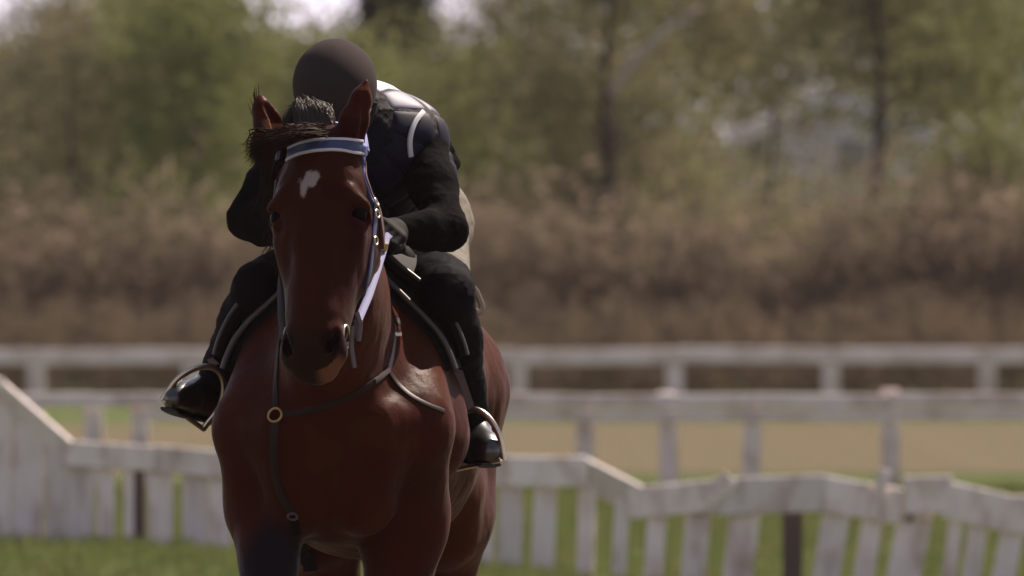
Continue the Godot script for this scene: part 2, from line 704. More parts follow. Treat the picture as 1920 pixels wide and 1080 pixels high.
func leaf_clump(leaves: int, size: float, spread: float, sd: int, long := 1.0) -> ArrayMesh:
	var r := RandomNumberGenerator.new()
	r.seed = sd
	var m := Ink.new()
	for i in leaves:
		var c := Vector3(r.randfn(), r.randfn(), r.randfn()) * spread * 0.5
		var b := Basis.from_euler(Vector3(r.randf() * TAU, r.randf() * TAU, r.randf() * TAU))
		var s := size * r.randf_range(0.6, 1.3)
		var v := r.randf_range(0.75, 1.2)
		m.tint = Color(v, v, v)
		var ps := [c + b * Vector3(0, -s * long, 0), c + b * Vector3(s * 0.5, 0, s * 0.12), c + b * Vector3(0, s * long, 0), c + b * Vector3(-s * 0.5, 0, s * 0.12)]
		m.flat([ps[0], ps[1], ps[2]], b * Vector3(0, 0, 1))
		m.flat([ps[0], ps[2], ps[3]], b * Vector3(0, 0, 1))
	return m.commit()

func scatter(called: String, mesh: Mesh, m: Material, places: Array, colors: Array, root: Node3D) -> MultiMeshInstance3D:
	var mm := MultiMesh.new()
	mm.transform_format = MultiMesh.TRANSFORM_3D
	mm.use_colors = true
	mm.mesh = mesh
	mm.instance_count = places.size()
	for i in places.size():
		mm.set_instance_transform(i, places[i])
		mm.set_instance_color(i, colors[i])
	var o := MultiMeshInstance3D.new()
	o.name = called
	o.multimesh = mm
	o.material_override = m
	if root:
		root.add_child(o, true)
	else:
		add_child(o)
	return o

var clump: ArrayMesh
var twiggy: ArrayMesh

func foliage(mesh: ArrayMesh, m: Material, places: Array, colors: Array, root: Node3D) -> void:     # a crown: leaf clumps joined into one part
	var src := mesh.surface_get_arrays(0)
	var sv: PackedVector3Array = src[Mesh.ARRAY_VERTEX]
	var sn: PackedVector3Array = src[Mesh.ARRAY_NORMAL]
	var sc: PackedColorArray = src[Mesh.ARRAY_COLOR]
	var si: PackedInt32Array = src[Mesh.ARRAY_INDEX]
	var k := Ink.new()
	for i in places.size():
		var t: Transform3D = places[i]
		var nb := t.basis.orthonormalized()
		var first := k.v.size()
		for j in sv.size():
			k.v.append(t * sv[j])
			k.n.append(nb * sn[j])
			k.col.append(sc[j] * colors[i])
			k.uv.append(Vector2.ZERO)
		for j in si:
			k.idx.append(first + j)
	var o := MeshInstance3D.new()
	o.name = "crown"
	o.mesh = k.commit()
	o.material_override = m
	root.add_child(o, true)
	o.set_meta("kind", "stuff")

func any_turn() -> Basis:
	return Basis.from_euler(Vector3(rng.randf() * TAU, rng.randf() * TAU, rng.randf() * TAU))

func tree(called: String, label: String, base: Vector3, height: float, reach: float, trunk: float, leaves: int, hue: Color, hue2: Color, bark: Material, lean := 0.0, low := 0.25) -> void:
	var o := thing(called, label, "tree", base, "trees behind the brush hedge")
	var t := Ink.new()
	var top := base + Vector3(lean, height * 0.92, 0)
	var spine := []
	var rad := []
	for i in 9:
		var f := i / 8.0
		spine.append(base.lerp(top, f) + Vector3(sin(f * 5.0 + base.x) * trunk * 0.8, -0.05 if i == 0 else 0.0, cos(f * 4.0 + base.x) * trunk * 0.6))
		rad.append(lerpf(trunk, trunk * 0.18, pow(f, 0.8)) * (1.25 if i == 0 else 1.0))
	t.tube(spine, rad, 8)
	part("trunk", t, bark, o)
	var lobes := []
	var limb_ink := Ink.new()
	for i in 9:
		var f := rng.randf_range(low, 0.9)
		var s: Vector3 = base.lerp(top, f)
		var ang := rng.randf() * TAU
		var out := reach * (1.1 - 0.6 * f) * rng.randf_range(0.6, 1.0)
		var e := s + Vector3(cos(ang) * out, reach * rng.randf_range(0.25, 0.7), sin(ang) * out)
		var mid := s.lerp(e, 0.5) + Vector3(0, reach * 0.08, 0)
		limb_ink.tube([s, mid, e], [trunk * 0.35 * (1.1 - f), trunk * 0.22 * (1.1 - f), trunk * 0.07], 5)
		lobes.append([e, reach * rng.randf_range(0.32, 0.6), rng.randf()])
	lobes.append([top, reach * 0.45, 0.5])
	part("limb", limb_ink, bark, o).set_meta("kind", "stuff")
	var places := []
	var colors := []
	for i in leaves:
		var l = lobes[rng.randi() % lobes.size()]
		var p: Vector3 = l[0] + Vector3(rng.randfn(), rng.randfn() * 0.8, rng.randfn()) * l[1] * 0.78 - Vector3(0, 0, reach * 0.65)
		if p.y < base.y + 0.1:
			continue
		places.append(Transform3D(any_turn().scaled(Vector3.ONE * rng.randf_range(0.6, 1.3)), p - base))
		var c := hue.lerp(hue2, clampf(l[2] + rng.randfn() * 0.25, 0, 1))
		colors.append(c * rng.randf_range(0.8, 1.2))
	foliage(clump, M.leaf, places, colors, o)

func wood() -> void:
	clump = leaf_clump(22, 0.058, 0.42, 5)
	twiggy = leaf_clump(16, 0.028, 0.3, 9, 4.0)
	var olive := Color(0.165, 0.168, 0.070)
	var fresh := Color(0.155, 0.176, 0.062)
	var brown := Color(0.170, 0.150, 0.085)
	var dull := Color(0.15, 0.145, 0.078)
	var dark := Color(0.02, 0.028, 0.022)
	var list := [
		# name, label, pixel across, metres from the camera, pixel of the top, reach, trunk, leaves, colours, bark, lean, low
		["leafy_tree", "thin brownish tree at the left edge of the photo, just short of the pale sky", 40, 226, 40, 1.3, 0.07, 420, brown, dull, M.bark, 0.1, 0.15],
		["leafy_tree", "dull olive tree with a purplish gap low in its crown, second from the left edge", 150, 214, 34, 1.35, 0.08, 480, dull, brown, M.bark, -0.1, 0.12],
		["leafy_tree", "broad green tree whose top leaves the photo left of the sky gap", 300, 222, -30, 1.4, 0.09, 620, fresh, olive, M.bark, 0.1, 0.1],
		["leafy_tree", "bright yellowish green tree just left of the pale sky gap above the horse", 375, 205, 0, 1.2, 0.08, 520, fresh, fresh, M.bark, 0.0, 0.1],
		["leafy_tree", "green tree with a brown stem showing beneath the left end of the sky gap", 460, 216, 76, 1.15, 0.09, 480, fresh, olive, M.bark, 0.05, 0.1],
		["leafy_tree", "short fresh green tree directly behind the rider's helmet", 580, 210, 75, 1.2, 0.08, 520, fresh, olive, M.bark, 0.0, 0.1],
		["leafy_tree", "green tree between the rider's helmet and the dark evergreen", 660, 219, 80, 1.1, 0.07, 420, olive, fresh, M.bark, 0.0, 0.1],
		["leafy_tree", "light green tree behind the rider's back, under the brightest sky gap", 850, 208, 80, 1.2, 0.08, 520, olive, fresh, M.bark, 0.05, 0.1],
		["leafy_tree", "brownish olive tree closing the right end of the bright sky gap", 975, 213, -50, 1.25, 0.09, 560, olive, brown, M.bark, 0.15, 0.1],
		["leafy_tree", "straight brown-trunked tree with a bare limb coloured as sunlit slanting up to the right", 1140, 200, -160, 1.3, 0.15, 300, brown, olive, M.bark, 0.12, 0.5],
		["leafy_tree", "golden brown budding tree between the pale-limbed trunk and the house gable", 1260, 210, -70, 1.2, 0.07, 480, brown, olive, M.bark, 0.0, 0.1],
		["leafy_tree", "olive tree standing over the left slope of the grey house roof", 1440, 222, -90, 1.2, 0.07, 170, olive, brown, M.bark, 0.1, 0.62],
		["leafy_tree", "dark straight trunk rising before the white edge of the house roof", 1638, 198, -160, 1.2, 0.15, 260, olive, dull, M.bark, -0.05, 0.68],
		["leafy_tree", "thin straight tree right of the dark trunk by the house roof", 1755, 206, -160, 1.1, 0.095, 330, fresh, olive, M.bark, 0.05, 0.62],
		["leafy_tree", "fresh green tree at the right edge of the photo before a white house", 1850, 214, -90, 1.3, 0.09, 430, fresh, olive, M.bark, -0.1, 0.55],
		["leafy_tree", "small green bushy tree under the white house at the right edge", 1830, 203, 250, 0.9, 0.06, 300, fresh, olive, M.bark, 0.0, 0.1],
		["leafy_tree", "brown leafless looking bush tree beside the foot of the pale-limbed trunk", 1060, 203, 130, 1.0, 0.07, 380, brown, dull, M.bark, 0.0, 0.1],
	]
	for a in list:
		var dist: float = a[3]
		var b := P(a[2], 480, 40.0 - dist)
		b.y = 0
		var h: float = P(a[2], a[4], 40.0 - dist).y
		tree(a[0], a[1], b, h, a[5], a[6], a[7], a[8], a[9], a[10], a[11], a[12])
	# the limb that catches the sun, its light put into paler bark
	var host := get_node("leafy_tree_009")
	var li := Ink.new()
	li.tube([P(1150, 175, -160), P(1185, 125, -159.8), P(1240, 65, -159.6), P(1310, 15, -159.5)], [0.09, 0.085, 0.07, 0.04], 7)
	part("sunlit_limb", li, M.bark_sunlit, host)
	# the dark evergreen behind the helmet
	var eb := P(742, 480, -186)
	eb.y = 0
	var ev := thing("evergreen_tree", "narrow dark evergreen standing behind the rider's helmet, against the sky", "tree", eb)
	var tr := Ink.new()
	tr.tube([eb + Vector3(0, -0.05, 0), eb + Vector3(0, 5.6, 0)], [0.1, 0.02], 7)
	part("trunk", tr, M.bark, ev)
	var pl := []
	var cl := []
	for i in 1100:
		var h := rng.randf_range(2.6, 5.7)
		var w := 0.16 + 0.32 * absf(sin(h * 2.6)) * clampf((5.9 - h) * 0.7, 0.15, 1.0)
		pl.append(Transform3D(any_turn(), Vector3(rng.randfn() * w * 0.6, h, rng.randfn() * w * 0.6)))
		cl.append(dark * rng.randf_range(0.8, 1.6))
	foliage(clump, M.leaf, pl, cl, ev)
	# the mass of wood that shows between the single trees
	pl = []
	cl = []
	var tone := FastNoiseLite.new()
	tone.seed = 12
	tone.frequency = 0.42
	for i in 27000:
		var x := rng.randf_range(-15.0, 15.0)
		var z := rng.randf_range(-226.0, -192.0)
		var px := 960.0 + x * LENS / (40.0 - z)
		var thick := 1.0
		var topy := 4.25 + 0.5 * tone.get_noise_2d(x * 1.7, z * 0.2)
		if i % 3 == 0:
			z = rng.randf_range(-264.0, -240.0)
			x *= 1.15
			px = 960.0 + x * LENS / (40.0 - z)
			topy = 7.2 if px > 100.0 else 6.6
			if px > 415.0 and px < 925.0 or px < 70.0 and px > -60.0:
				topy = 5.45 + 0.12 * tone.get_noise_2d(x * 3.0, 5.0)
		elif px > 1000.0:
			topy = 3.1 + 0.9 * tone.get_noise_2d(x * 1.3, 40.0) + 1.6 * smoothstep(1150.0, 1000.0, px)
		if px > 1320.0 and px < 1960.0 and z > -230.0:
			topy = (3.0 if i % 12 == 2 else 1.8) + 0.5 * tone.get_noise_2d(x * 1.3, 40.0)
		var y := rng.randf_range(0.2, topy)
		if i % 3 != 0 and tone.get_noise_3d(x * 2.2, y * 2.2, z * 0.25) < -0.33:
			continue
		var t := 0.5 + 1.1 * tone.get_noise_3d(x * 1.5 + 50.0, y * 1.5, z * 0.15)
		var c := brown.lerp(olive, clampf(t, 0, 1)).lerp(fresh, clampf(t - 0.55, 0, 1))
		if y < 2.6:
			c = c.lerp(Color(0.19, 0.145, 0.115), 0.6 * smoothstep(2.6, 1.2, y))
		pl.append(Transform3D(any_turn().scaled(Vector3.ONE * rng.randf_range(0.8, 1.7)), Vector3(x, y, z)))
		cl.append(c * rng.randf_range(0.7, 1.2))
	var w := scatter("far_wood", clump, M.leaf, pl, cl, null)
	w.set_meta("kind", "stuff")
	w.set_meta("label", "mass of olive and brown spring foliage between and behind the single trees")
	w.set_meta("category", "wood")

func brush_hedge() -> void:
	var pl := []
	var cl := []
	var tone := FastNoiseLite.new()
	tone.seed = 31
	tone.frequency = 0.5
	for i in 7000:
		var x := rng.randf_range(-16.0, 16.0)
		var z := rng.randf_range(-150.6, -149.2)
		var px := 960.0 + x * LENS / (40.0 - z)
		var top := 1.30 + 0.28 * tone.get_noise_2d(x, 3.0) + 0.15 * tone.get_noise_2d(x * 3.0, 9.0)
		top += 0.40 * smoothstep(1500.0, 1850.0, px) + 0.1 * smoothstep(500.0, 100.0, px)
		var y := top * pow(rng.randf(), 0.75) * rng.randf_range(0.94, 1.06)
		if i % 6 == 0:
			y = top + 0.6 * pow(rng.randf(), 1.8)
		var t := clampf(0.5 + 0.8 * tone.get_noise_3d(x * 1.6, y * 1.6, z) + rng.randfn() * 0.2, 0, 1)
		var c := Color(0.165, 0.128, 0.098).lerp(Color(0.235, 0.185, 0.14), t)
		if rng.randf() < 0.08:
			c = Color(0.17, 0.16, 0.09)
		var b := Basis(Vector3.UP, rng.randf() * TAU) * Basis.from_euler(Vector3(rng.randfn() * 0.35, 0, rng.randfn() * 0.35))
		pl.append(Transform3D(b.scaled(Vector3(1, 1.5, 1) * rng.randf_range(0.8, 1.5)), Vector3(x, y + 0.05, z)))
		cl.append(c)
	var h := scatter("brush_hedge", twiggy, M.twig, pl, cl, null)
	h.set_meta("kind", "stuff")
	h.set_meta("label", "long dry brown brush hedge growing behind the far white rail fence")
	h.set_meta("category", "hedge")

func dry_weeds() -> void:  # weeds added to brighten the dark foot of the hedge
	var stalks := leaf_clump(14, 0.016, 0.2, 17, 7.0)
	var tone := FastNoiseLite.new()
	tone.seed = 77
	tone.frequency = 0.6
	var pl := []
	var cl := []
	for i in 5200:
		var x := rng.randf_range(-15.0, 15.0)
		var z := rng.randf_range(-147.6, -145.6)
		var high := 0.85 + 0.5 * tone.get_noise_2d(x, z)
		if tone.get_noise_2d(x * 1.7 + 40.0, z) < -0.25:
			continue
		var b := Basis(Vector3.UP, rng.randf() * TAU) * Basis.from_euler(Vector3(rng.randfn() * 0.25, 0, rng.randfn() * 0.25))
		pl.append(Transform3D(b.scaled(Vector3(1, 1.8, 1) * rng.randf_range(0.7, 1.2)), Vector3(x, 0.1 + high * pow(rng.randf(), 0.8), z)))
		cl.append(Color(0.125, 0.095, 0.07).lerp(Color(0.18, 0.14, 0.10), rng.randf()))
	var g := scatter("dry_weeds", stalks, M.twig, pl, cl, null)
	g.set_meta("kind", "stuff")
	g.set_meta("label", "dry straw coloured weeds added to lighten the foot of the brush hedge")
	g.set_meta("category", "weeds")

func grass_tufts() -> void:
	var m := Ink.new()
	for i in 9:
		var a := rng.randf() * TAU
		var c := Vector3(rng.randfn() * 0.03, 0, rng.randfn() * 0.03)
		var w := Vector3(cos(a), 0, sin(a)) * 0.004
		var top := c + Vector3(rng.randfn() * 0.025, rng.randf_range(0.04, 0.085), rng.randfn() * 0.025)
		var v := rng.randf_range(0.8, 1.25)
		m.tint = Color(v, v, v)
		m.flat([c - w, c + w, top], Vector3(-w.z, 0.3, w.x))
	var blade := m.commit()
	var pl := []
	var cl := []
	for i in 26000:
		var z := -20.0 - 52.0 * pow(rng.randf(), 0.8)
		var half := (40.0 - z) * 960.0 / LENS * 1.35
		var x := rng.randf_range(-half, half)
		pl.append(Transform3D(Basis(Vector3.UP, rng.randf() * TAU).scaled(Vector3.ONE * rng.randf_range(0.6, 1.15)), Vector3(x, hill(x, z) - 0.003, z)))
		cl.append(Color(0.118, 0.152, 0.045).lerp(Color(0.19, 0.175, 0.075), rng.randf() * rng.randf()) * rng.randf_range(0.8, 1.2))
	var g := scatter("grass", blade, M.leaf, pl, cl, null)
	g.set_meta("kind", "stuff")
	g.set_meta("label", "short green grass growing round the white picket fence")
	g.set_meta("category", "grass")

# ------------------------------------------------------------------ the house among the trees

func house() -> void:
	var z := -232.0
	var k := (40.0 - z) / LENS
	var pk := P(1565, 176, z)
	var le := P(1325, 292, z)
	var re := P(1760, 262, z)
	var o := thing("house", "pale grey gabled house with white roof edges, half hidden by trees", "house", Vector3(pk.x, 0, z))
	var wallm := triplanar(mat(Color(0.78, 0.74, 0.76), 0.8), 0.4, null, 0.0, noise_tex(0.03, 128, Color(0.8, 0.8, 0.82), Color(1, 1, 1)))
	var roofm := triplanar(mat(Color(0.16, 0.145, 0.155), 0.7), 0.8, bumps(0.1, 128, 3.0))
	var trim := mat(Color(0.70, 0.66, 0.72), 0.5)
	var w := Ink.new()
	var deep := Vector3(0, 0, -5.0)
	var ps := [Vector3(le.x + 0.25, 0, z), Vector3(re.x - 0.25, 0, z), re + Vector3(-0.25, 0.0, 0), pk + Vector3(0, -0.08, 0), le + Vector3(0.25, 0.0, 0)]
	w.flat(ps, Vector3(0, 0, 1))
	var back := ps.map(func(p): return p + deep)
	w.flat(back, Vector3(0, 0, -1))
	for i in [1, 4]:
		var j: int = [2, 0][[1, 4].find(i)]
		w.flat([ps[i], ps[j], back[j], back[i]], ps[i] - pk)
	part("wall", w, wallm, o)
	for side in [[le, -1.0], [re, 1.0]]:
		var e: Vector3 = side[0]
		var r := Ink.new()
		var along: Vector3 = (e - pk)
		var up := Vector3(-along.y, along.x, 0).normalized()
		if up.y < 0:
			up = -up
		var t := Transform3D(Basis(along.normalized(), up, along.normalized().cross(up)), (pk + e) * 0.5 + up * 0.05 + Vector3(0, 0, -2.4))
		r.slab(t, Vector3(along.length() + 0.06, 0.08, 5.4), 0.01)
		part("roof", r, roofm, o)
		var b := Ink.new()
		b.slab(Transform3D(t.basis, (pk + e) * 0.5 + up * 0.0 + Vector3(0, 0, 0.33)), Vector3(along.length() + 0.06, 0.2 if side[1] < 0 else 0.34, 0.09), 0.01)
		part("bargeboard", b, trim, o)
	for q in [[1410, 280], [1600, 300]]:
		var f := Ink.new()
		var c := P(q[0], q[1], z + 0.03)
		f.slab(Transform3D(Basis(), c), Vector3(0.66, 0.8, 0.06), 0.01)
		var wi := part("window", f, trim, o)
		var g := Ink.new()
		g.slab(Transform3D(Basis(), c + Vector3(0, 0, 0.034)), Vector3(0.52, 0.66, 0.02), 0.004)
		part("pane", g, mat(Color(0.16, 0.16, 0.18), 0.12), o, wi)
	# a second white house further right
	var c2 := P(1905, 480, -246)
	var o2 := thing("house", "small bright white house peeping through the trees at the right edge", "house", Vector3(c2.x, 0, -246))
	var w2 := Ink.new()
	w2.slab(Transform3D(Basis(), Vector3(c2.x + 0.9, 1.35, -248)), Vector3(2.5, 2.7, 3.4), 0.01)
	part("wall", w2, trim, o2)
	var r2 := Ink.new()
	var a0 := Vector3(c2.x - 0.5, 2.7, -246.1)
	var b0 := Vector3(c2.x + 2.3, 2.7, -246.1)
	var tp := Vector3(c2.x + 0.9, 4.2, -246.1)
	var dz := Vector3(0, 0, -3.9)
	r2.flat([a0, b0, tp], Vector3(0, 0, 1))
	r2.flat([a0 + dz, b0 + dz, tp + dz], Vector3(0, 0, -1))
	r2.flat([a0, tp, tp + dz, a0 + dz], Vector3(-1, 1, 0))
	r2.flat([b0, tp, tp + dz, b0 + dz], Vector3(1, 1, 0))
	r2.flat([a0, b0, b0 + dz, a0 + dz], Vector3(0, -1, 0))
	part("roof", r2, trim, o2)

# ------------------------------------------------------------------ fences

func rail_fences() -> void:
	# far rail before the hedge
	var zf := -128.0
	var o := thing("rail_fence", "farther white fence with one thick rail, before the brown hedge", "fence", Vector3(0, 0, zf), "white rail fences of the track")
	var xs := []
	for i in range(-7, 13):
		xs.append(972.0 + 293.0 * (i) - (26.0 if i < -1 else 0.0))
	for i in xs.size() - 1:
		var a := P(xs[i], 670, zf)
		var b := P(xs[i + 1], 670, zf)
		a.y = 0.55 + rng.randfn() * 0.008 + 0.012 * i / 6.0
		b.y = 0.55 + 0.012 * (i + 1) / 6.0
		var r := Ink.new()
		r.slab(Transform3D(Basis(Vector3.BACK, atan2(b.y - a.y, b.x - a.x)), (a + b) * 0.5 + Vector3(0, 0, 0.06)), Vector3(a.distance_to(b) - 0.006, 0.165, 0.05), 0.01)
		part("rail", r, M.white_far, o)
	for x in xs:
		var p := P(x, 480, zf)
		var s := Ink.new()
		s.slab(Transform3D(Basis(Vector3.BACK, rng.randfn() * 0.01), Vector3(p.x, 0.29, zf - 0.032)), Vector3(0.185, 0.62, 0.13), 0.01)
		part("post", s, M.white_far, o)
	# nearer rail on this side of the sand
	var zm := -70.0
	var o2 := thing("rail_fence", "nearer white rail fence with a weathered two-board rail, in front of the sand", "fence", Vector3(0, 0, zm), "white rail fences of the track")
	var ys := [-620, -330, -40, 175, 262, 420, 640, 860, 1097, 1253, 1410, 1670, 1985, 2250, 2540]
	for i in ys.size() - 1:
		var a := P(ys[i], 480, zm)
		var b := P(ys[i + 1], 480, zm)
		a.y = 0.62 + rng.randfn() * 0.006
		b.y = 0.62 + rng.randfn() * 0.006
		var left: bool = ys[i + 1] <= 270
		for q in [[0.0, 0.095, 0.05], [-0.10, 0.085, 0.036]]:
			if left and q[0] != 0.0:
				continue
			var r := Ink.new()
			r.slab(Transform3D(Basis(Vector3.BACK, atan2(b.y - a.y, b.x - a.x)), (a + b) * 0.5 + Vector3(0, q[0], q[2])), Vector3(a.distance_to(b) + 0.004, q[1], q[2]), 0.008)
			part("rail", r, M.white_far, o2)
	for x in ys:
		var p := P(x, 480, zm)
		var s := Ink.new()
		var tall := 0.72 if x == 1670 else (0.66 if x != 1253 else 0.7)
		s.slab(Transform3D(Basis(Vector3.BACK, rng.randfn() * 0.015), Vector3(p.x, tall * 0.5 - 0.02, zm - 0.06)), Vector3(0.125, tall, 0.12), 0.012)
		part("post", s, M.white_far, o2)

func picket_fence() -> void:
	var z := -42.0
	var o := thing("picket_fence", "broken-down white picket fence with sagging top boards, nearest behind the horse", "fence", Vector3(0, 0, z))
	var board := func(x0: float, y0: float, x1: float, y1: float, high: float, dz: float, tip := 0.0) -> void:   # top edge from one pixel to the other
		var a := P(x0, y0, z + dz)
		var b := P(x1, y1, z + dz)
		var m := Ink.new()
		var basis := Basis(Vector3.BACK, atan2(b.y - a.y, b.x - a.x)) * Basis(Vector3.RIGHT, tip)
		m.slab(Transform3D(basis, (a + b) * 0.5 - basis.y * high * 0.5), Vector3(a.distance_to(b) + 0.02, high, 0.035), 0.006)
		part("top_board", m, M.white[rng.randi() % 4], o)
	var picket := func(x0: float, x1: float, xb: float, top: float, dz: float, called := "picket", m: Material = null) -> void:   # left and right pixel at the top, pixel of the middle at the foot
		var c := P((x0 + x1) * 0.5, top, z + dz)
		var f := P(xb, 1080, z + dz)
		f.y = hill(f.x, f.z) - 0.04
		var w := (x1 - x0) * (40.0 - z) / LENS
		var ink := Ink.new()
		var up := (c - f).normalized()
		var fwd := Vector3(rng.randfn() * 0.05, 0, 1)
		fwd = (fwd - up * fwd.dot(up)).normalized()
		ink.slab(Transform3D(Basis(up.cross(fwd), up, fwd), (c + f) * 0.5), Vector3(w, c.distance_to(f), 0.022 if called == "picket" else 0.08), 0.004, Vector2(rng.randf_range(0.94, 1.06), 1.0))
		part(called, ink, M.white[rng.randi() % 4] if m == null else m, o)
	# top boards, left to right
	board.call(-330.0, 560.0, -120.0, 640.0, 0.20, 0.03)
	board.call(-125.0, 640.0, 8.0, 712.0, 0.20, 0.034)
	board.call(8.0, 716.0, 138.0, 830.0, 0.15, 0.03, 0.5)
	board.call(128.0, 826.0, 300.0, 836.0, 0.13, 0.026)
	board.call(296.0, 834.0, 430.0, 846.0, 0.14, 0.034)
	board.call(428.0, 845.0, 700.0, 850.0, 0.16, 0.03)
	board.call(698.0, 852.0, 1098.0, 856.0, 0.155, 0.034)
	board.call(1094.0, 856.0, 1212.0, 916.0, 0.16, 0.03, 0.42)
	board.call(1180.0, 914.0, 1366.0, 896.0, 0.16, 0.026)
	board.call(1340.0, 896.0, 1545.0, 889.0, 0.19, 0.036)
	board.call(1543.0, 890.0, 1694.0, 916.0, 0.185, 0.03)
	board.call(1698.0, 893.0, 1782.0, 891.0, 0.19, 0.05)
	board.call(1780.0, 902.0, 1890.0, 926.0, 0.19, 0.032)
	board.call(1886.0, 928.0, 2150.0, 934.0, 0.19, 0.036)
	board.call(2148.0, 934.0, 2420.0, 915.0, 0.19, 0.03)
	# loose splinters of board on the right
	var sp := Ink.new()
	sp.slab(Transform3D(Basis(Vector3.BACK, -0.25), P(1648, 925, z + 0.075)), Vector3(0.075, 0.25, 0.016), 0.004, Vector2(0.5, 1.0))
	part("loose_board", sp, M.white[2], o)
	sp = Ink.new()
	sp.slab(Transform3D(Basis(Vector3.BACK, -0.75), P(1350, 918, z + 0.06)), Vector3(0.10, 0.17, 0.016), 0.004, Vector2(0.6, 1.0))
	part("loose_board", sp, M.white[2], o)
	sp = Ink.new()
	sp.tube([P(1706, 972, z + 0.05), P(1706, 972, z + 0.085)], [0.022, 0.022], 10)
	part("knot", sp, M.grey_post, o)
	# pickets: left, right, foot, top
	for q in [[-330, -268, -300, 640], [-258, -196, -228, 660], [-186, -122, -155, 690], [-114, -50, -82, 720], [-44, 20, -11, 740], [22, 82, 51, 770], [84, 122, 104, 842], [123, 178, 150, 850], [182, 215, 199, 850], [232, 251, 242, 850],
			[277, 325, 302, 852], [341, 389, 366, 856], [391, 434, 412, 858], [440, 486, 462, 862], [500, 545, 522, 864], [560, 605, 582, 864], [618, 660, 640, 866], [676, 720, 698, 866], [735, 776, 754, 868], [790, 835, 812, 868], [848, 882, 864, 868], [894, 926, 908, 868],
			[936, 982, 955, 868], [1004, 1046, 1016, 870], [1086, 1119, 1096, 872], [1154, 1182, 1158, 930], [1216, 1252, 1222, 940], [1290, 1336, 1296, 925], [1374, 1432, 1378, 915], [1550, 1602, 1540, 915], [1624, 1664, 1610, 930],
			[1694, 1758, 1684, 920], [1786, 1812, 1772, 930], [1824, 1858, 1814, 935], [1886, 1930, 1872, 945], [1955, 2005, 1945, 945], [2030, 2080, 2020, 945], [2105, 2155, 2098, 945], [2180, 2232, 2174, 940], [2260, 2310, 2255, 935], [2335, 2385, 2330, 930]]:
		picket.call(float(q[0]), float(q[1]), float(q[2]), float(q[3]), rng.randf_range(-0.012, -0.004))
	for q in [[250, 272, 262, 860], [1467, 1506, 1486, 905], [700, 738, 719, 870], [-90, -60, -75, 700], [2240, 2278, 2258, 925]]:
		picket.call(float(q[0]), float(q[1]), float(q[2]), float(q[3]), -0.07, "post", M.grey_post)

# ------------------------------------------------------------------ the horse

var HF := Field.new()
var body_only := Field.new()
var horse_base := Vector3(-0.39, 0, -0.75)
var horse_root: Node3D

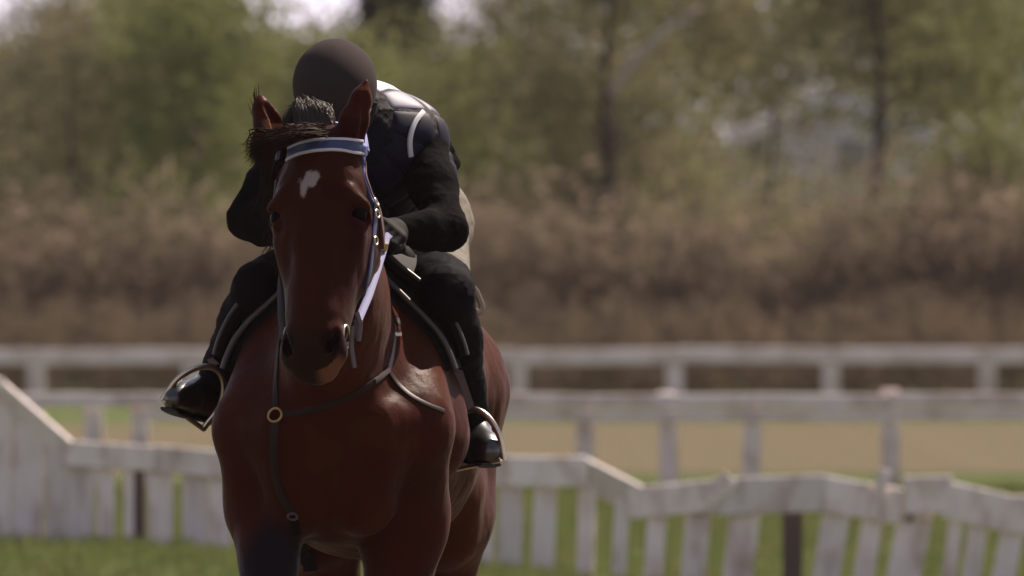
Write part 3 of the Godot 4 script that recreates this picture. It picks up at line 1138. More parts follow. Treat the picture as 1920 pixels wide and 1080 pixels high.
func horse_field() -> void:
	var f := HF
	var X := Vector3(cos(YAW), 0, sin(YAW))
	# trunk
	f.add(HB(0, 1.215, -0.46), HB(0, 1.17, -1.05), 0.30, 0.325, 0.06, 0.88, X)
	f.add(HB(0, 1.17, -1.0), HB(0, 1.28, -1.42), 0.31, 0.27, 0.08, 0.95, X)
	f.add(HB(0, 1.46, -0.42), HB(0, 1.51, -0.78), 0.10, 0.085, 0.10)
	f.add(HB(0, 1.44, -0.7), HB(0, 1.40, -1.3), 0.14, 0.17, 0.10)
	# breast and shoulders
	f.add(HB(0, 1.20, -0.20), HB(0, 1.05, -0.24), 0.20, 0.17, 0.08)
	for s in [-1.0, 1.0]:
		f.add(HB(s * 0.092, 1.17, -0.095), HB(s * 0.078, 0.99, -0.135), 0.108, 0.082, 0.022)
		f.add(HB(s * 0.10, 1.47, -0.50), HB(s * 0.185, 1.18, -0.20), 0.10, 0.115, 0.07)
		f.add(HB(s * 0.13, 1.46, -0.60), HB(s * 0.20, 1.15, -0.48), 0.07, 0.11, 0.08)
	# right fore of the horse (photograph's left) lifted and folded, left fore standing
	f.add(HB(-0.192, 1.16, -0.20), HB(-0.172, 0.97, -0.26), 0.102, 0.100, 0.028)
	f.add(HB(-0.172, 0.985, -0.25), HB(-0.142, 0.70, -0.02), 0.092, 0.058, 0.04)
	f.add(HB(-0.150, 0.70, -0.02), HB(-0.150, 0.67, 0.0), 0.058, 0.054, 0.03)
	f.add(HB(-0.150, 0.66, 0.0), HB(-0.148, 0.42, -0.17), 0.042, 0.036, 0.03)
	f.add(HB(-0.148, 0.42, -0.17), HB(-0.148, 0.33, -0.27), 0.042, 0.036, 0.03)
	f.add(HB(0.182, 1.15, -0.21), HB(0.162, 0.94, -0.31), 0.105, 0.108, 0.028)
	f.add(HB(0.160, 0.95, -0.32), HB(0.130, 0.50, -0.25), 0.098, 0.055, 0.05)
	f.add(HB(0.130, 0.50, -0.25), HB(0.130, 0.46, -0.25), 0.056, 0.050, 0.03)
	f.add(HB(0.130, 0.46, -0.25), HB(0.130, 0.19, -0.26), 0.040, 0.036, 0.03)
	f.add(HB(0.130, 0.18, -0.26), HB(0.130, 0.08, -0.21), 0.044, 0.038, 0.03)
	# hindquarters
	for s in [-1.0, 1.0]:
		f.add(HB(s * 0.13, 1.33, -1.30), HB(s * 0.15, 1.28, -1.52), 0.13, 0.155, 0.09)
		f.add(HB(s * 0.145, 1.24, -1.46), HB(s * 0.16, 0.96, -1.48), 0.165, 0.125, 0.08)
		f.add(HB(s * 0.165, 1.00, -1.32), HB(s * 0.16, 0.90, -1.36), 0.11, 0.10, 0.08)
		f.add(HB(s * 0.155, 0.93, -1.45), HB(s * 0.14, 0.55, -1.68), 0.11, 0.052, 0.06)
		f.add(HB(s * 0.14, 0.55, -1.69), HB(s * 0.14, 0.20, -1.62), 0.052, 0.038, 0.03)
		f.add(HB(s * 0.14, 0.19, -1.62), HB(s * 0.14, 0.09, -1.57), 0.044, 0.038, 0.03)
	# neck
	f.add(HB(0, 1.30, -0.36), HB(0.018, 1.50, 0.0), 0.215, 0.17, 0.08, 0.72, X)
	f.add(HB(0.018, 1.49, -0.01), HB(0.012, 1.73, 0.27), 0.172, 0.125, 0.08, 0.66, X)
	f.add(HB(0, 1.56, -0.40), HB(-0.0, 1.80, 0.20), 0.06, 0.05, 0.09)
	f.add(HB(0, 1.16, -0.16), HB(0.018, 1.50, 0.13), 0.075, 0.07, 0.08)
	f.add(HB(0.0, 1.74, 0.26), HH(0, 0.06, -0.10), 0.11, 0.095, 0.07, 0.85, X)
	for i in f.n:
		body_only.add(f.a[i], f.a[i] + Vector3.UP, 0.0, 0.0)
	body_only = f.copy_of()
	# head
	f.add(HH(0, 0.03, -0.095), HH(0, 0.15, -0.085), 0.085, 0.088, 0.04)
	f.add(HH(0, 0.15, -0.075), HH(0, 0.24, -0.075), 0.072, 0.064, 0.03)
	for s in [-1.0, 1.0]:
		f.add(HH(s * 0.046, 0.13, -0.080), HH(s * 0.036, 0.24, -0.070), 0.060, 0.048, 0.03)
	f.add(HH(0, 0.22, -0.066), HH(0, 0.46, -0.052), 0.060, 0.040, 0.03)
	for s in [-1.0, 1.0]:
		f.add(HH(s * 0.022, 0.24, -0.030), HH(s * 0.014, 0.46, -0.026), 0.020, 0.014, 0.02)
	f.add(HH(0, 0.42, -0.056), HH(0, 0.55, -0.062), 0.046, 0.052, 0.05)
	for s in [-1.0, 1.0]:
		f.add(HH(s * 0.068, 0.19, -0.19), HH(s * 0.058, 0.28, -0.165), 0.085, 0.07, 0.05, 0.62, head_at.basis.x)
		f.add(HH(s * 0.046, 0.26, -0.105), HH(s * 0.026, 0.46, -0.085), 0.052, 0.038, 0.05)
		f.add(HH(s * 0.036, 0.26, -0.19), HH(s * 0.020, 0.52, -0.115), 0.055, 0.032, 0.05)
		f.add(HH(s * 0.078, 0.245, -0.075), HH(s * 0.052, 0.37, -0.070), 0.018, 0.010, 0.022)
		# brow, rim of the eye
		f.add(HH(s * 0.066, 0.148, -0.030), HH(s * 0.092, 0.172, -0.046), 0.022, 0.018, 0.018)
		f.add(HH(s * 0.095, 0.178, -0.054), HH(s * 0.096, 0.200, -0.080), 0.015, 0.015, 0.012)
		f.add(HH(s * 0.082, 0.220, -0.046), HH(s * 0.090, 0.219, -0.076), 0.013, 0.013, 0.012)
		# nostril, lips
		f.add(HH(s * 0.034, 0.525, -0.055), HH(s * 0.045, 0.562, -0.072), 0.030, 0.029, 0.025)
		f.add(HH(s * 0.026, 0.580, -0.070), HH(s * 0.020, 0.595, -0.085), 0.034, 0.031, 0.03)
	f.add(HH(0, 0.555, -0.075), HH(0, 0.590, -0.082), 0.052, 0.040, 0.04)
	f.add(HH(0, 0.55, -0.115), HH(0, 0.598, -0.120), 0.040, 0.028, 0.02)
	# ears
	var e0 := P(662, 272, 0.36)
	f.add(e0, P(664, 225, 0.345), 0.026, 0.031, 0.03, 0.9, Vector3(0.75, 0, 0.66))
	f.add(P(664, 225, 0.345), P(678, 185, 0.335), 0.031, 0.021, 0.02, 0.9, Vector3(0.75, 0, 0.66))
	f.add(P(678, 185, 0.335), P(687, 152, 0.33), 0.021, 0.004, 0.02)
	f.add(P(515, 262, 0.33), P(502, 228, 0.31), 0.030, 0.030, 0.03)
	f.add(P(502, 228, 0.31), P(492, 203, 0.305), 0.030, 0.018, 0.02)
	f.add(P(492, 203, 0.305), P(487, 179, 0.30), 0.018, 0.003, 0.02)
	# hollows
	for s in [-1.0, 1.0]:
		f.add(HH(s * 0.054, 0.532, -0.038), HH(s * 0.038, 0.570, -0.040), 0.010, 0.016, 0.010, 1.0, Vector3.RIGHT, true)
		f.add(HH(s * 0.094, 0.197, -0.040), HH(s * 0.102, 0.197, -0.054), 0.0165, 0.0165, 0.006, 1.0, Vector3.RIGHT, true)
		f.add(HH(s * 0.052, 0.595, -0.098), HH(s * 0.030, 0.607, -0.092), 0.005, 0.005, 0.008, 1.0, Vector3.RIGHT, true)
	f.add(P(678, 262, 0.375), P(685, 180, 0.36), 0.013, 0.008, 0.012, 1.0, Vector3.RIGHT, true)
	f.add(P(522, 244, 0.335), P(501, 202, 0.322), 0.018, 0.008, 0.012, 1.0, Vector3.RIGHT, true)

func coat_color(p: Vector3) -> Color:
	var bay := Color(0.037, 0.0088, 0.0054)
	var c := bay
	var t := coat_noise.get_noise_3dv(p * 3.0)
	c = c.lerp(Color(0.054, 0.0140, 0.0080), clampf(0.4 + t, 0, 1))
	var l := head_at.affine_inverse() * p
	if l.z > -0.30 and l.y > -0.06 and l.y < 0.70 and absf(l.x) < 0.2 and p.z > 0.28:
		# face: darker down the nose, grey-black round the nostrils, a pale patch on the forehead
		c = c.lerp(Color(0.027, 0.0068, 0.0046), 0.6)
		c = c.lerp(Color(0.012, 0.008, 0.008), 0.7 * smoothstep(0.47, 0.60, l.y + 0.2 * absf(l.x) + 0.05 * t))
		c = c.lerp(Color(0.004, 0.003, 0.003), 1.0 - smoothstep(0.013, 0.026, Vector2(absf(l.x) - 0.048, (l.y - 0.551) * 0.75).length()))  # black in the nostril hollows, their shade put into the colour
		if l.y > 0.57 and l.x > 0.008 and l.z < -0.045:  # lip on the sunny side, sunlight put into its pink
			c = c.lerp(Color(0.17, 0.075, 0.05), smoothstep(0.57, 0.60, l.y) * smoothstep(0.004, 0.03, l.x) * 0.8)
		var rough := coat_noise.get_noise_3dv(p * 22.0) * 0.55 + coat_noise.get_noise_3dv(p * 70.0) * 0.3
		var star := 1.0 - smoothstep(0.65, 1.05, Vector2((l.x + 0.008) / 0.021, (l.y - 0.118) / 0.026).length() + rough)
		star = maxf(star, 1.0 - smoothstep(0.6, 1.1, Vector2((l.x + 0.020) / 0.009, (l.y - 0.145) / 0.028).length() + rough))
		c = c.lerp(Color(0.30, 0.26, 0.25), star * 0.9 if l.z > -0.05 else 0.0)
		if p.y > P(0, 250, 0.4).y:
			c = c.lerp(Color(0.03, 0.014, 0.012), smoothstep(P(0, 200, 0.4).y, P(0, 150, 0.4).y, p.y))
			if p.x < -0.56:  # tan inside the ear: sun glowing through it, put into the colour
				c = Color(0.20, 0.085, 0.045).lerp(Color(0.03, 0.014, 0.012), clampf(smoothstep(P(505, 0, 0.3).x, P(488, 0, 0.3).x, p.x) + smoothstep(P(0, 210, 0.3).y, P(0, 190, 0.3).y, p.y), 0, 1))
	elif p.z > -0.45 and p.y < 1.0:
		# black points: lifted leg from the forearm down, the other from the knee down
		if p.x < -0.52:
			c = c.lerp(Color(0.012, 0.010, 0.012), smoothstep(1.0, 0.90, p.y + 0.9 * absf(p.x + 0.60) + 0.05 * t))
		else:
			c = c.lerp(Color(0.012, 0.010, 0.012), smoothstep(0.62, 0.5, p.y))
	elif p.y < 0.7:
		c = c.lerp(Color(0.012, 0.010, 0.012), smoothstep(0.62, 0.5, p.y))
	return c

var coat_noise := FastNoiseLite.new()

func flesh(p: Vector3) -> float:        # low swell of muscle and vein under the coat
	var q := Vector3(p.x, p.y * 0.6, p.z)
	return coat_noise.get_noise_3dv(q * 6.0) * 0.0045 + (1.0 - absf(coat_noise.get_noise_3dv(q * 11.0 + Vector3(7, 0, 0)))) * 0.0022

func horse() -> void:
	coat_noise.frequency = 1.0
	coat_noise.fractal_octaves = 3
	horse_field()
	horse_root = thing("horse", "dark bay horse with a pale forehead patch, coming head-on under a crouching rider", "horse", horse_base)
	var ink := Ink.new()
	var cp := HB(0, 1.57, 0.10)
	var cn := Vector3(0, 0.72, 0.69)
	var bodyn := Netter.new()
	bodyn.run(HF, Vector3(-0.86, 0.02, -1.86), Vector3(0.10, 1.85, 0.42), 0.0105, cp + cn * 0.008, -cn)
	ink.net(bodyn, coat_color, flesh)
	var headn := Netter.new()
	headn.run(HF, Vector3(-0.70, 1.16, 0.02), Vector3(-0.22, 2.06, 0.82), 0.0042, cp - cn * 0.008, cn)
	ink.net(headn, coat_color, flesh)
	part("body", ink, M.coat, horse_root)
	for s in [-1.0, 1.0]:
		var e := Ink.new()
		ball(e, HH(s * 0.084, 0.197, -0.056), 0.0225, 16)
		part("eye", e, M.eye, horse_root)
	# hooves
	for h in [[HB(-0.148, 0.30, -0.30), HB(-0.148, 0.25, -0.36), 0.045, 0.055], [HB(0.13, 0.075, -0.21), HB(0.13, 0.0, -0.18), 0.045, 0.06], [HB(-0.14, 0.075, -1.57), HB(-0.14, 0.0, -1.54), 0.045, 0.058], [HB(0.14, 0.075, -1.57), HB(0.14, 0.0, -1.54), 0.045, 0.058]]:
		var m := Ink.new()
		m.tube([h[0], h[1]], [h[2], h[3]], 16)
		part("hoof", m, M.hoof, horse_root)
	hair()

func ball(m: Ink, c: Vector3, r: float, sides := 14, squash := Vector3.ONE) -> void:
	var rows := []
	for j in sides / 2 + 1:
		var row := []
		var th := PI * j / (sides / 2)
		for i in sides + 1:
			var ph := TAU * i / sides
			row.append(c + Vector3(sin(th) * cos(ph), cos(th), sin(th) * sin(ph)) * r * squash)
		rows.append(row)
	var first := m.v.size()
	for j in rows.size():
		for i in sides + 1:
			m.vert(rows[j][i], ((rows[j][i] - c) / (squash * squash)).normalized())
	for j in rows.size() - 1:
		for i in sides:
			var p := first + j * (sides + 1) + i
			m.tri(p, p + 1, p + sides + 2)
			m.tri(p, p + sides + 2, p + sides + 1)

func strand(m: Ink, ps: Array, r: float) -> void:        # a lock of hair along a curve through four points
	var c := Curve3D.new()
	for i in ps.size():
		var t: Vector3 = (ps[mini(i + 1, ps.size() - 1)] - ps[maxi(i - 1, 0)]) * 0.17
		c.add_point(ps[i], -t, t)
	var out := []
	var rs := []
	var len := c.get_baked_length()
	for i in 9:
		out.append(c.sample_baked(len * i / 8.0))
		rs.append(r * (1.0 - 0.85 * pow(i / 8.0, 1.5)))
	m.tube(out, rs, 4, false, 0.6)

func jit(a: float) -> Vector3:
	return Vector3(rng.randfn(), rng.randfn(), rng.randfn()) * a

func hair() -> void:
	# forelock: a dark mass that falls to the photograph's left over the browband
	var m := Ink.new()
	for i in 1500:
		var t := rng.randf()
		var w := rng.randf()
		var x0 := lerpf(612, 545, rng.randf())
		var a := P(x0, 238 + 14 * t, 0.40 + 0.02 * t) + jit(0.004)
		var b := P(lerpf(x0, 520, 0.45), 238 + 16 * t + 4 * w, 0.43 + 0.03 * t) + jit(0.005)
		var c := P(lerpf(x0, 492, 0.8), 250 + 20 * t + 8 * w, 0.43 + 0.03 * t) + jit(0.006)
		var d := P(lerpf(x0, 480, 0.75 + 0.3 * rng.randf()) + rng.randfn() * 6, 262 + 20 * t + 34 * w * w, 0.42) + jit(0.011)
		strand(m, [a, b, c, d], 0.0019)
	# wisps at its edge
	for i in 60:
		var a := P(rng.randf_range(500, 530), rng.randf_range(240, 262), 0.42)
		var b := P(rng.randf_range(474, 492), rng.randf_range(246, 268), 0.40) + jit(0.008)
		var c := P(rng.randf_range(464, 490), rng.randf_range(272, 306), 0.40) + jit(0.01)
		strand(m, [a, b, c], 0.0026)
	part("forelock", m, M.hair, horse_root)
	# the lock that the wind lifts over the poll, paler with the sun put into its colour
	var l := Ink.new()
	for i in 950:
		var t := rng.randf()
		var w := rng.randf()
		var x0 := lerpf(566, 626, rng.randf())
		var a := P(x0, 250, 0.33) + jit(0.005)
		var b := P(x0 - 4 - 8 * w, lerpf(228, 198, t), 0.31) + jit(0.007)
		var c := P(lerpf(x0, 548, 0.55), lerpf(218, 184 + 14 * w, t), 0.29) + jit(0.009)
		var d := P(lerpf(x0, 528, 0.9) + rng.randfn() * 4, lerpf(246, 204, t * w), 0.27) + jit(0.009)
		strand(l, [a, b, c, d], 0.0011)
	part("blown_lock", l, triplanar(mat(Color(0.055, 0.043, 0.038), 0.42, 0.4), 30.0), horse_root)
	# mane along the crest, to the photograph's left
	var n := Ink.new()
	for i in 420:
		var t := rng.randf()
		var a := HB(0, 1.63, -0.40).lerp(HB(0, 1.85, 0.24), t) + jit(0.008)
		var b := a + Vector3(-0.045, 0.03, -0.01) + jit(0.012)
		var c := a + Vector3(-0.105, -0.03, -0.02) + jit(0.014)
		var d := a + Vector3(-0.12 + rng.randfn() * 0.02, -0.10 - rng.randf() * 0.05, -0.02) + jit(0.014)
		strand(n, [a, b, c, d], 0.0042)
	part("mane", n, M.hair, horse_root)
	# hairs at the tips and edges of the ears
	var w := Ink.new()
	for i in 12:
		var t := rng.randf()
		var a := P(lerpf(480, 488, t), lerpf(235, 182, t), 0.305) + jit(0.003)
		strand(w, [a, a + Vector3(-0.008, 0.012, 0) + jit(0.002), a + Vector3(-0.016 + t * 0.012, 0.03 + rng.randf() * 0.02, 0) + jit(0.004)], 0.0016)
	part("ear_hair", w, M.hair, horse_root)
	var tl := Ink.new()
	for i in 160:
		var a := HB(0, 1.36, -1.66) + jit(0.015)
		strand(tl, [a, a + Vector3(0.01, -0.02, -0.10) + jit(0.02), a + Vector3(0.02, -0.35, -0.14) + jit(0.04), a + Vector3(0.02, -0.75 - rng.randf() * 0.15, -0.12) + jit(0.06)], 0.006)
	part("tail", tl, M.hair, horse_root)

# ------------------------------------------------------------------ straps that follow a surface

func lay(pixels: Array, f: Field, near := 38.3, step := 7.0) -> Array:      # the line of those pixels, laid on the surface: [points, normals]
	var ps := []
	var ns := []
	for i in pixels.size() - 1:
		var a: Vector2 = pixels[i]
		var b: Vector2 = pixels[i + 1]
		var parts := maxi(1, int(a.distance_to(b) / step))
		for k in parts + (1 if i == pixels.size() - 2 else 0):
			var q := a.lerp(b, float(k) / parts)
			var h := sight(q.x, q.y, f, near)
			for t in 10:
				if h != Vector3.INF:
					break
				q.x -= 2.5
				h = sight(q.x, q.y, f, near)
			if h == Vector3.INF:
				continue
			ps.append(h)
			ns.append(f.slope(h))
	for pass_ in 2:
		var sp := ps.duplicate()
		var sn := ns.duplicate()
		for i in range(1, ps.size() - 1):
			sp[i] = ps[i] * 0.5 + (ps[i - 1] + ps[i + 1]) * 0.25
			sn[i] = (ns[i] * 0.5 + (ns[i - 1] + ns[i + 1]) * 0.25).normalized()
		ps = sp
		ns = sn
	return [ps, ns]

func shift(line: Array, across: float, lift: float) -> Array:
	var out := []
	var ps: Array = line[0]
	for i in ps.size():
		var t: Vector3 = (ps[mini(i + 1, ps.size() - 1)] - ps[maxi(i - 1, 0)]).normalized()
		out.append(ps[i] + t.cross(line[1][i]).normalized() * across + line[1][i] * lift)
	return [out, line[1]]

func curve(pts: Array, n: int) -> Array:
	var c := Curve3D.new()
	for i in pts.size():
		var t: Vector3 = (pts[mini(i + 1, pts.size() - 1)] - pts[maxi(i - 1, 0)]) * 0.17
		c.add_point(pts[i], -t, t)
	var out := []
	for i in n + 1:
		out.append(c.sample_baked(c.get_baked_length() * i / n))
	return out

func V(list: Array) -> Array:
	var out := []
	for q in list:
		out.append(Vector2(q[0], q[1]))
	return out

func around(z: float, from: float, to: float, n: int, f: Field) -> Array:       # round the trunk at one depth, degrees from the top; [points, normals]
	var ps := []
	var ns := []
	for i in n + 1:
		var a := deg_to_rad(lerpf(from, to, float(i) / n))
		var c := HB(0, 1.22, z)
		var dir := Vector3(sin(a) * cos(YAW), cos(a), sin(a) * sin(YAW))
		var h := f.meet(c + dir * 0.75, -dir, 0.75)
		ps.append(h if h != Vector3.INF else c)
		ns.append(dir)
	return [ps, ns]

func saddle_gear() -> void:
	var f := body_only
	# the cloth under the saddle
	var cloth := thing("saddle_cloth", "black padded saddle cloth with a grey rolled edge, under the saddle", "saddle cloth", HB(0, 1.55, -0.8))
	var rows := []
	var rims := []
	var zs := [-0.315, -0.322, -0.345, -0.45, -0.60, -0.70, -0.78, -0.84, -0.90, -0.94, -0.955]
	for j in zs.size():
		var wide := 71.0 - 16.0 * smoothstep(-0.5, -0.95, zs[j])
		var line := around(zs[j], -wide, wide, 40, f)
		var row := []
		var rim := []
		for i in line[0].size():
			var th: float = [0.004, 0.022, 0.030, 0.030, 0.030, 0.03, 0.03, 0.03, 0.03, 0.02, 0.004][j]
			row.append(line[0][i] + line[1][i] * th)
			rim.append(line[0][i] + line[1][i] * 0.026 + Vector3(0, 0, 0.010))
		rows.append(row)
		if j == 1:
			rims = rim
	var ci := Ink.new()
	ci.sheet(rows)
	part("pad", ci, M.pad, cloth)
	var bi := Ink.new()
	var rr := []
	for p in rims:
		rr.append(0.0085)
	bi.tube(rims, rr, 8)
	part("binding", bi, M.binding, cloth)
	# saddle
	var sad := thing("saddle", "small black leather riding saddle with hanging metal stirrups", "saddle", HB(0, 1.62, -0.75))
	var sf := Field.new()
	sf.add(HB(-0.03, 1.665, -0.48), HB(0.03, 1.665, -0.48), 0.055, 0.055, 0.05)
	sf.add(HB(0, 1.665, -0.50), HB(0, 1.635, -0.64), 0.055, 0.06, 0.05)
	sf.add(HB(0, 1.61, -0.62), HB(0, 1.62, -0.92), 0.07, 0.10, 0.06, 1.0)
	sf.add(HB(-0.07, 1.63, -0.98), HB(0.07, 1.63, -0.98), 0.05, 0.05, 0.06)
	for s in [-1.0, 1.0]:
		sf.add(HB(s * 0.05, 1.665, -0.47), HB(s * 0.135, 1.585, -0.49), 0.05, 0.045, 0.05)
		sf.add(HB(s * 0.06, 1.61, -0.50), HB(s * 0.11, 1.57, -0.85), 0.04, 0.06, 0.06)
	var sn := Netter.new()
	sn.run(sf, Vector3(-0.7, 1.45, -1.15), Vector3(-0.05, 1.8, -0.35), 0.012)
	var si := Ink.new()
	si.net(sn)
	part("seat", si, M.black_leather, sad)
	for s in [-1.0, 1.0]:
		var fr := []
		for j in 9:
			var t := j / 8.0
			var z := lerpf(-0.375, -0.88, t)
			var line := around(z, s * 16, s * (64 - 8 * absf(t - 0.4)), 16, f)
			var row := []
			for i in line[0].size():
				var bulge := 0.052 if j > 0 and j < 8 else 0.032
				row.append(line[0][i] + line[1][i] * bulge)
			fr.append(row)
		var fi := Ink.new()
		fi.sheet(fr)
		var flap := part("flap", fi, M.black_leather, sad)
		# rolled front edge, its welt greyed to stand for the sunlit line along the shoulder
		var line := around(-0.368, s * 14, s * 67, 22, f)
		var ps := []
		var rs := []
		for i in line[0].size():
			ps.append(line[0][i] + line[1][i] * 0.050)
			rs.append(0.0165)
		var ki := Ink.new()
		ki.tube(ps, rs, 10)
		part("knee_roll", ki, M.black_leather, sad)
		var gi := Ink.new()
		ps = []
		rs = []
		for i in line[0].size():
			ps.append(line[0][i] + line[1][i] * 0.062 + Vector3(0, 0, 0.012))
			rs.append(0.006)
		gi.tube(ps, rs, 6)
		part("welt", gi, M.binding, sad)
	# girth round the belly
	var gl := around(-0.58, 82, 278, 40, f)
	var gi2 := Ink.new()
	gi2.ribbon(gl[0], gl[1], 0.09, 0.008)
	part("girth", gi2, M.black_leather, sad)
	# stirrups with their leathers
	stirrup(sad, [P(806, 560, -0.40), P(838, 638, -0.385), P(862, 706, -0.475), P(882, 766, -0.565)], P(894, 833, -0.565), Vector3(-0.20, 0.98, 0.0).normalized(), Vector3(-0.36, -0.08, 1).normalized(), 0.058)
	stirrup(sad, [P(505, 545, -0.62), P(462, 630, -0.60), P(425, 668, -0.585), P(392, 682, -0.575)], P(366, 746, -0.565), Vector3(0.60, 0.80, 0.05).normalized(), Vector3(0.30, -0.20, 1).normalized(), 0.062)

func stirrup(root: Node3D, leather: Array, c: Vector3, up: Vector3, face: Vector3, half: float) -> void:
	var li := Ink.new()
	var pts := curve(leather, 14)
	var ns := []
	for p in pts:
		ns.append(Vector3(0.25 * signf(c.x - root.position.x), 0.15, 1).normalized())
	li.ribbon(pts, ns, 0.023, 0.005)
	part("stirrup_leather", li, M.leather_red, root)
	var side := up.cross(face).normalized()
	face = side.cross(up).normalized()
	var bow := Ink.new()
	var ps := []
	var rs := []
	for i in 29:
		var t := i / 28.0
		var a := lerpf(-0.16, PI + 0.16, t)
		var y := sin(a)
		var w := cos(a) * half * (1.0 + 0.10 * (1.0 - absf(y)))
		ps.append(c + side * w + up * (y * 0.088 if y > 0 else y * 0.20) + up * 0.0)
		rs.append(0.0052)
	ps.push_front(ps[0] - up * 0.022)
	rs.push_front(0.0052)
	ps.append(ps[-1] - up * 0.022)
	rs.append(0.0052)
	bow.tube(ps, rs, 8, true, 1.6, face)
	var b := part("stirrup", bow, M.steel, root)
	var tr := Ink.new()
	tr.slab(Transform3D(Basis(side, up, face), c - up * 0.052), Vector3(half * 2.16, 0.010, 0.042), 0.003)
	part("tread", tr, M.steel, root, b)

func bridle_gear() -> void:
	var f := HF
	var o := thing("bridle", "blue and white race bridle with metal bit on the bay horse's head", "bridle", HH(0, 0.1, -0.05))
	# browband: navy with two pale edges
	var line := lay(V([[517, 316], [526, 302], [541, 290], [562, 280], [590, 274], [620, 272], [650, 273], [679, 277]]), f, 38.3, 5.0)
	var b := Ink.new()
	b.ribbon(line[0], line[1], 0.036, 0.0045)
	var band := part("browband", b, M.navy, o)
	for s in [-1.0, 1.0]:
		var e := shift(line, s * 0.0155, 0.0048)
		var ei := Ink.new()
		ei.ribbon(e[0], e[1], 0.0065, 0.0016, 0.003)
		part("edge_stripe", ei, M.pale, o, band)
	# rosette where the browband meets the cheek strap
	var rp := sight(681, 282, f)
	var ri := Ink.new()
	var rn := f.slope(rp)
	ri.tube([rp, rp + rn * 0.010], [0.016, 0.013], 12)
	part("rosette", ri, M.pale_blue, o)
	# cheek straps, crown strap over the poll, noseband pieces
	line = lay(V([[683, 286], [690, 318], [697, 352], [702, 380]]), f, 38.3, 6.0)
	b = Ink.new()
	b.ribbon(line[0], line[1], 0.026, 0.005)
	part("cheek_strap", b, M.blue, o)
	line = lay(V([[701, 376], [702, 410], [698, 450], [693, 500], [684, 545], [672, 590], [660, 628]]), f, 38.3, 6.0)
	b = Ink.new()
	b.ribbon(line[0], line[1], 0.018, 0.005)
	part("cheek_strap", b, M.navy, o)
	for q in [[700, 381], [702, 402], [699, 452], [668, 600]]:
		var p := sight(q[0], q[1], f)
		if p == Vector3.INF:
			continue
		var n := f.slope(p)
		var bk := Ink.new()
		bk.ring(p + n * 0.008, n, 0.0125, 0.0028, 14, 0.8)
		part("buckle", bk, M.steel, o)
	# throat strap down the cheek, catching the sun
	line = lay(V([[690, 300], [702, 350], [710, 400], [715, 440], [716, 462]]), f, 38.3, 6.0)
	b = Ink.new()
	b.ribbon(shift(line, 0.004, 0.004)[0], line[1], 0.012, 0.004)
	part("throat_strap", b, M.leather_red, o)
	# headpiece behind the ears
	var hp := curve([sight(681, 280, f) + Vector3(0.004, 0, 0), P(662, 240, 0.30) + Vector3(0.02, 0, 0), P(620, 231, 0.31), P(570, 236, 0.31), P(528, 256, 0.30), P(520, 300, 0.31)], 24)
	var hn := []
	for p in hp:
		hn.append((p - HB(0, 1.79, 0.30)).normalized())
	b = Ink.new()
	b.ribbon(hp, hn, 0.026, 0.005)
	part("headpiece", b, M.pale_blue, o)
	# far cheek strap
	line = [[], []]
	for t in 12:
		var v := lerpf(0.06, 0.50, t / 11.0)
		var from := HH(-0.4, v, lerpf(-0.13, -0.085, t / 11.0))
		var h := f.meet(from, head_at.basis.x, 0.6)
		if h != Vector3.INF:
			line[0].append(h)
			line[1].append(f.slope(h))
	b = Ink.new()
	b.ribbon(line[0], line[1], 0.02, 0.005)
	part("cheek_strap", b, M.leather, o)
	# bit rings and mouthpiece
	for s in [-1.0, 1.0]:
		var h := f.meet(HH(s * 0.3, 0.515, -0.092), head_at.basis.x * -s, 0.5)
		var n := f.slope(h)
		var ring := Ink.new()
		ring.ring(h + n * 0.006, (n + Vector3(0, 0, 0.25)).normalized(), 0.027, 0.0036, 22)
		part("bit_ring", ring, M.steel, o)
	var mp := Ink.new()
	mp.tube([HH(-0.07, 0.535, -0.096), HH(0, 0.545, -0.092), HH(0.07, 0.535, -0.096)], [0.006, 0.007, 0.006], 8)
	part("mouthpiece", mp, M.steel, o)
	# reins
	var bit := sight(655, 636, f)
	var rl := curve([bit + Vector3(0.012, 0, -0.01), P(672, 600, 0.40), P(691, 556, 0.27), P(706, 510, 0.11), P(719, 466, -0.02), P(724, 446, -0.08), P(738, 433, -0.14)], 40)
	var rns := []
	for p in rl:
		rns.append(Vector3(0.35, 0.62, 0.70).normalized())
	b = Ink.new()
	b.ribbon(rl, rns, 0.019, 0.0035)
	part("rein", b, M.pale_blue, o)
	var q0 := f.meet(HH(-0.3, 0.515, -0.092), head_at.basis.x, 0.5)
	rl = curve([q0 + Vector3(-0.01, 0, -0.01), P(528, 590, 0.38), P(527, 540, 0.20), P(532, 490, 0.02), P(548, 446, -0.17)], 30)
	rns = []
	for p in rl:
		rns.append(Vector3(-0.7, 0.5, 0.5).normalized())
	b = Ink.new()
	b.ribbon(rl, rns, 0.022, 0.0035)
	part("rein", b, M.leather, o)
	var bkp := P(721, 463, 0.0)
	var bki := Ink.new()
	bki.slab(Transform3D(Basis(Vector3.BACK, -0.3), bkp + Vector3(0, 0, 0.006)), Vector3(0.016, 0.024, 0.012), 0.004)
	part("rein_buckle", bki, M.brass, o)
	# strap ends that dangle from the bit
	for d in [[[662, 612], [658, 650], [664, 690]], [[668, 585], [676, 610], [672, 640]]]:
		var ps := []
		for q in d:
			var h := sight(q[0], q[1], HF)
			ps.append(P(q[0], q[1], minf(0.62, h.z + 0.015) if h != Vector3.INF and h.z > 0.35 else 0.56))
		b = Ink.new()
		var cc := curve(ps, 8)
		var nn := []
		for p in cc:
			nn.append(Vector3(0.5, 0.1, 0.85).normalized())
		b.ribbon(cc, nn, 0.011, 0.004)
		part("strap_end", b, M.leather_grey, o)

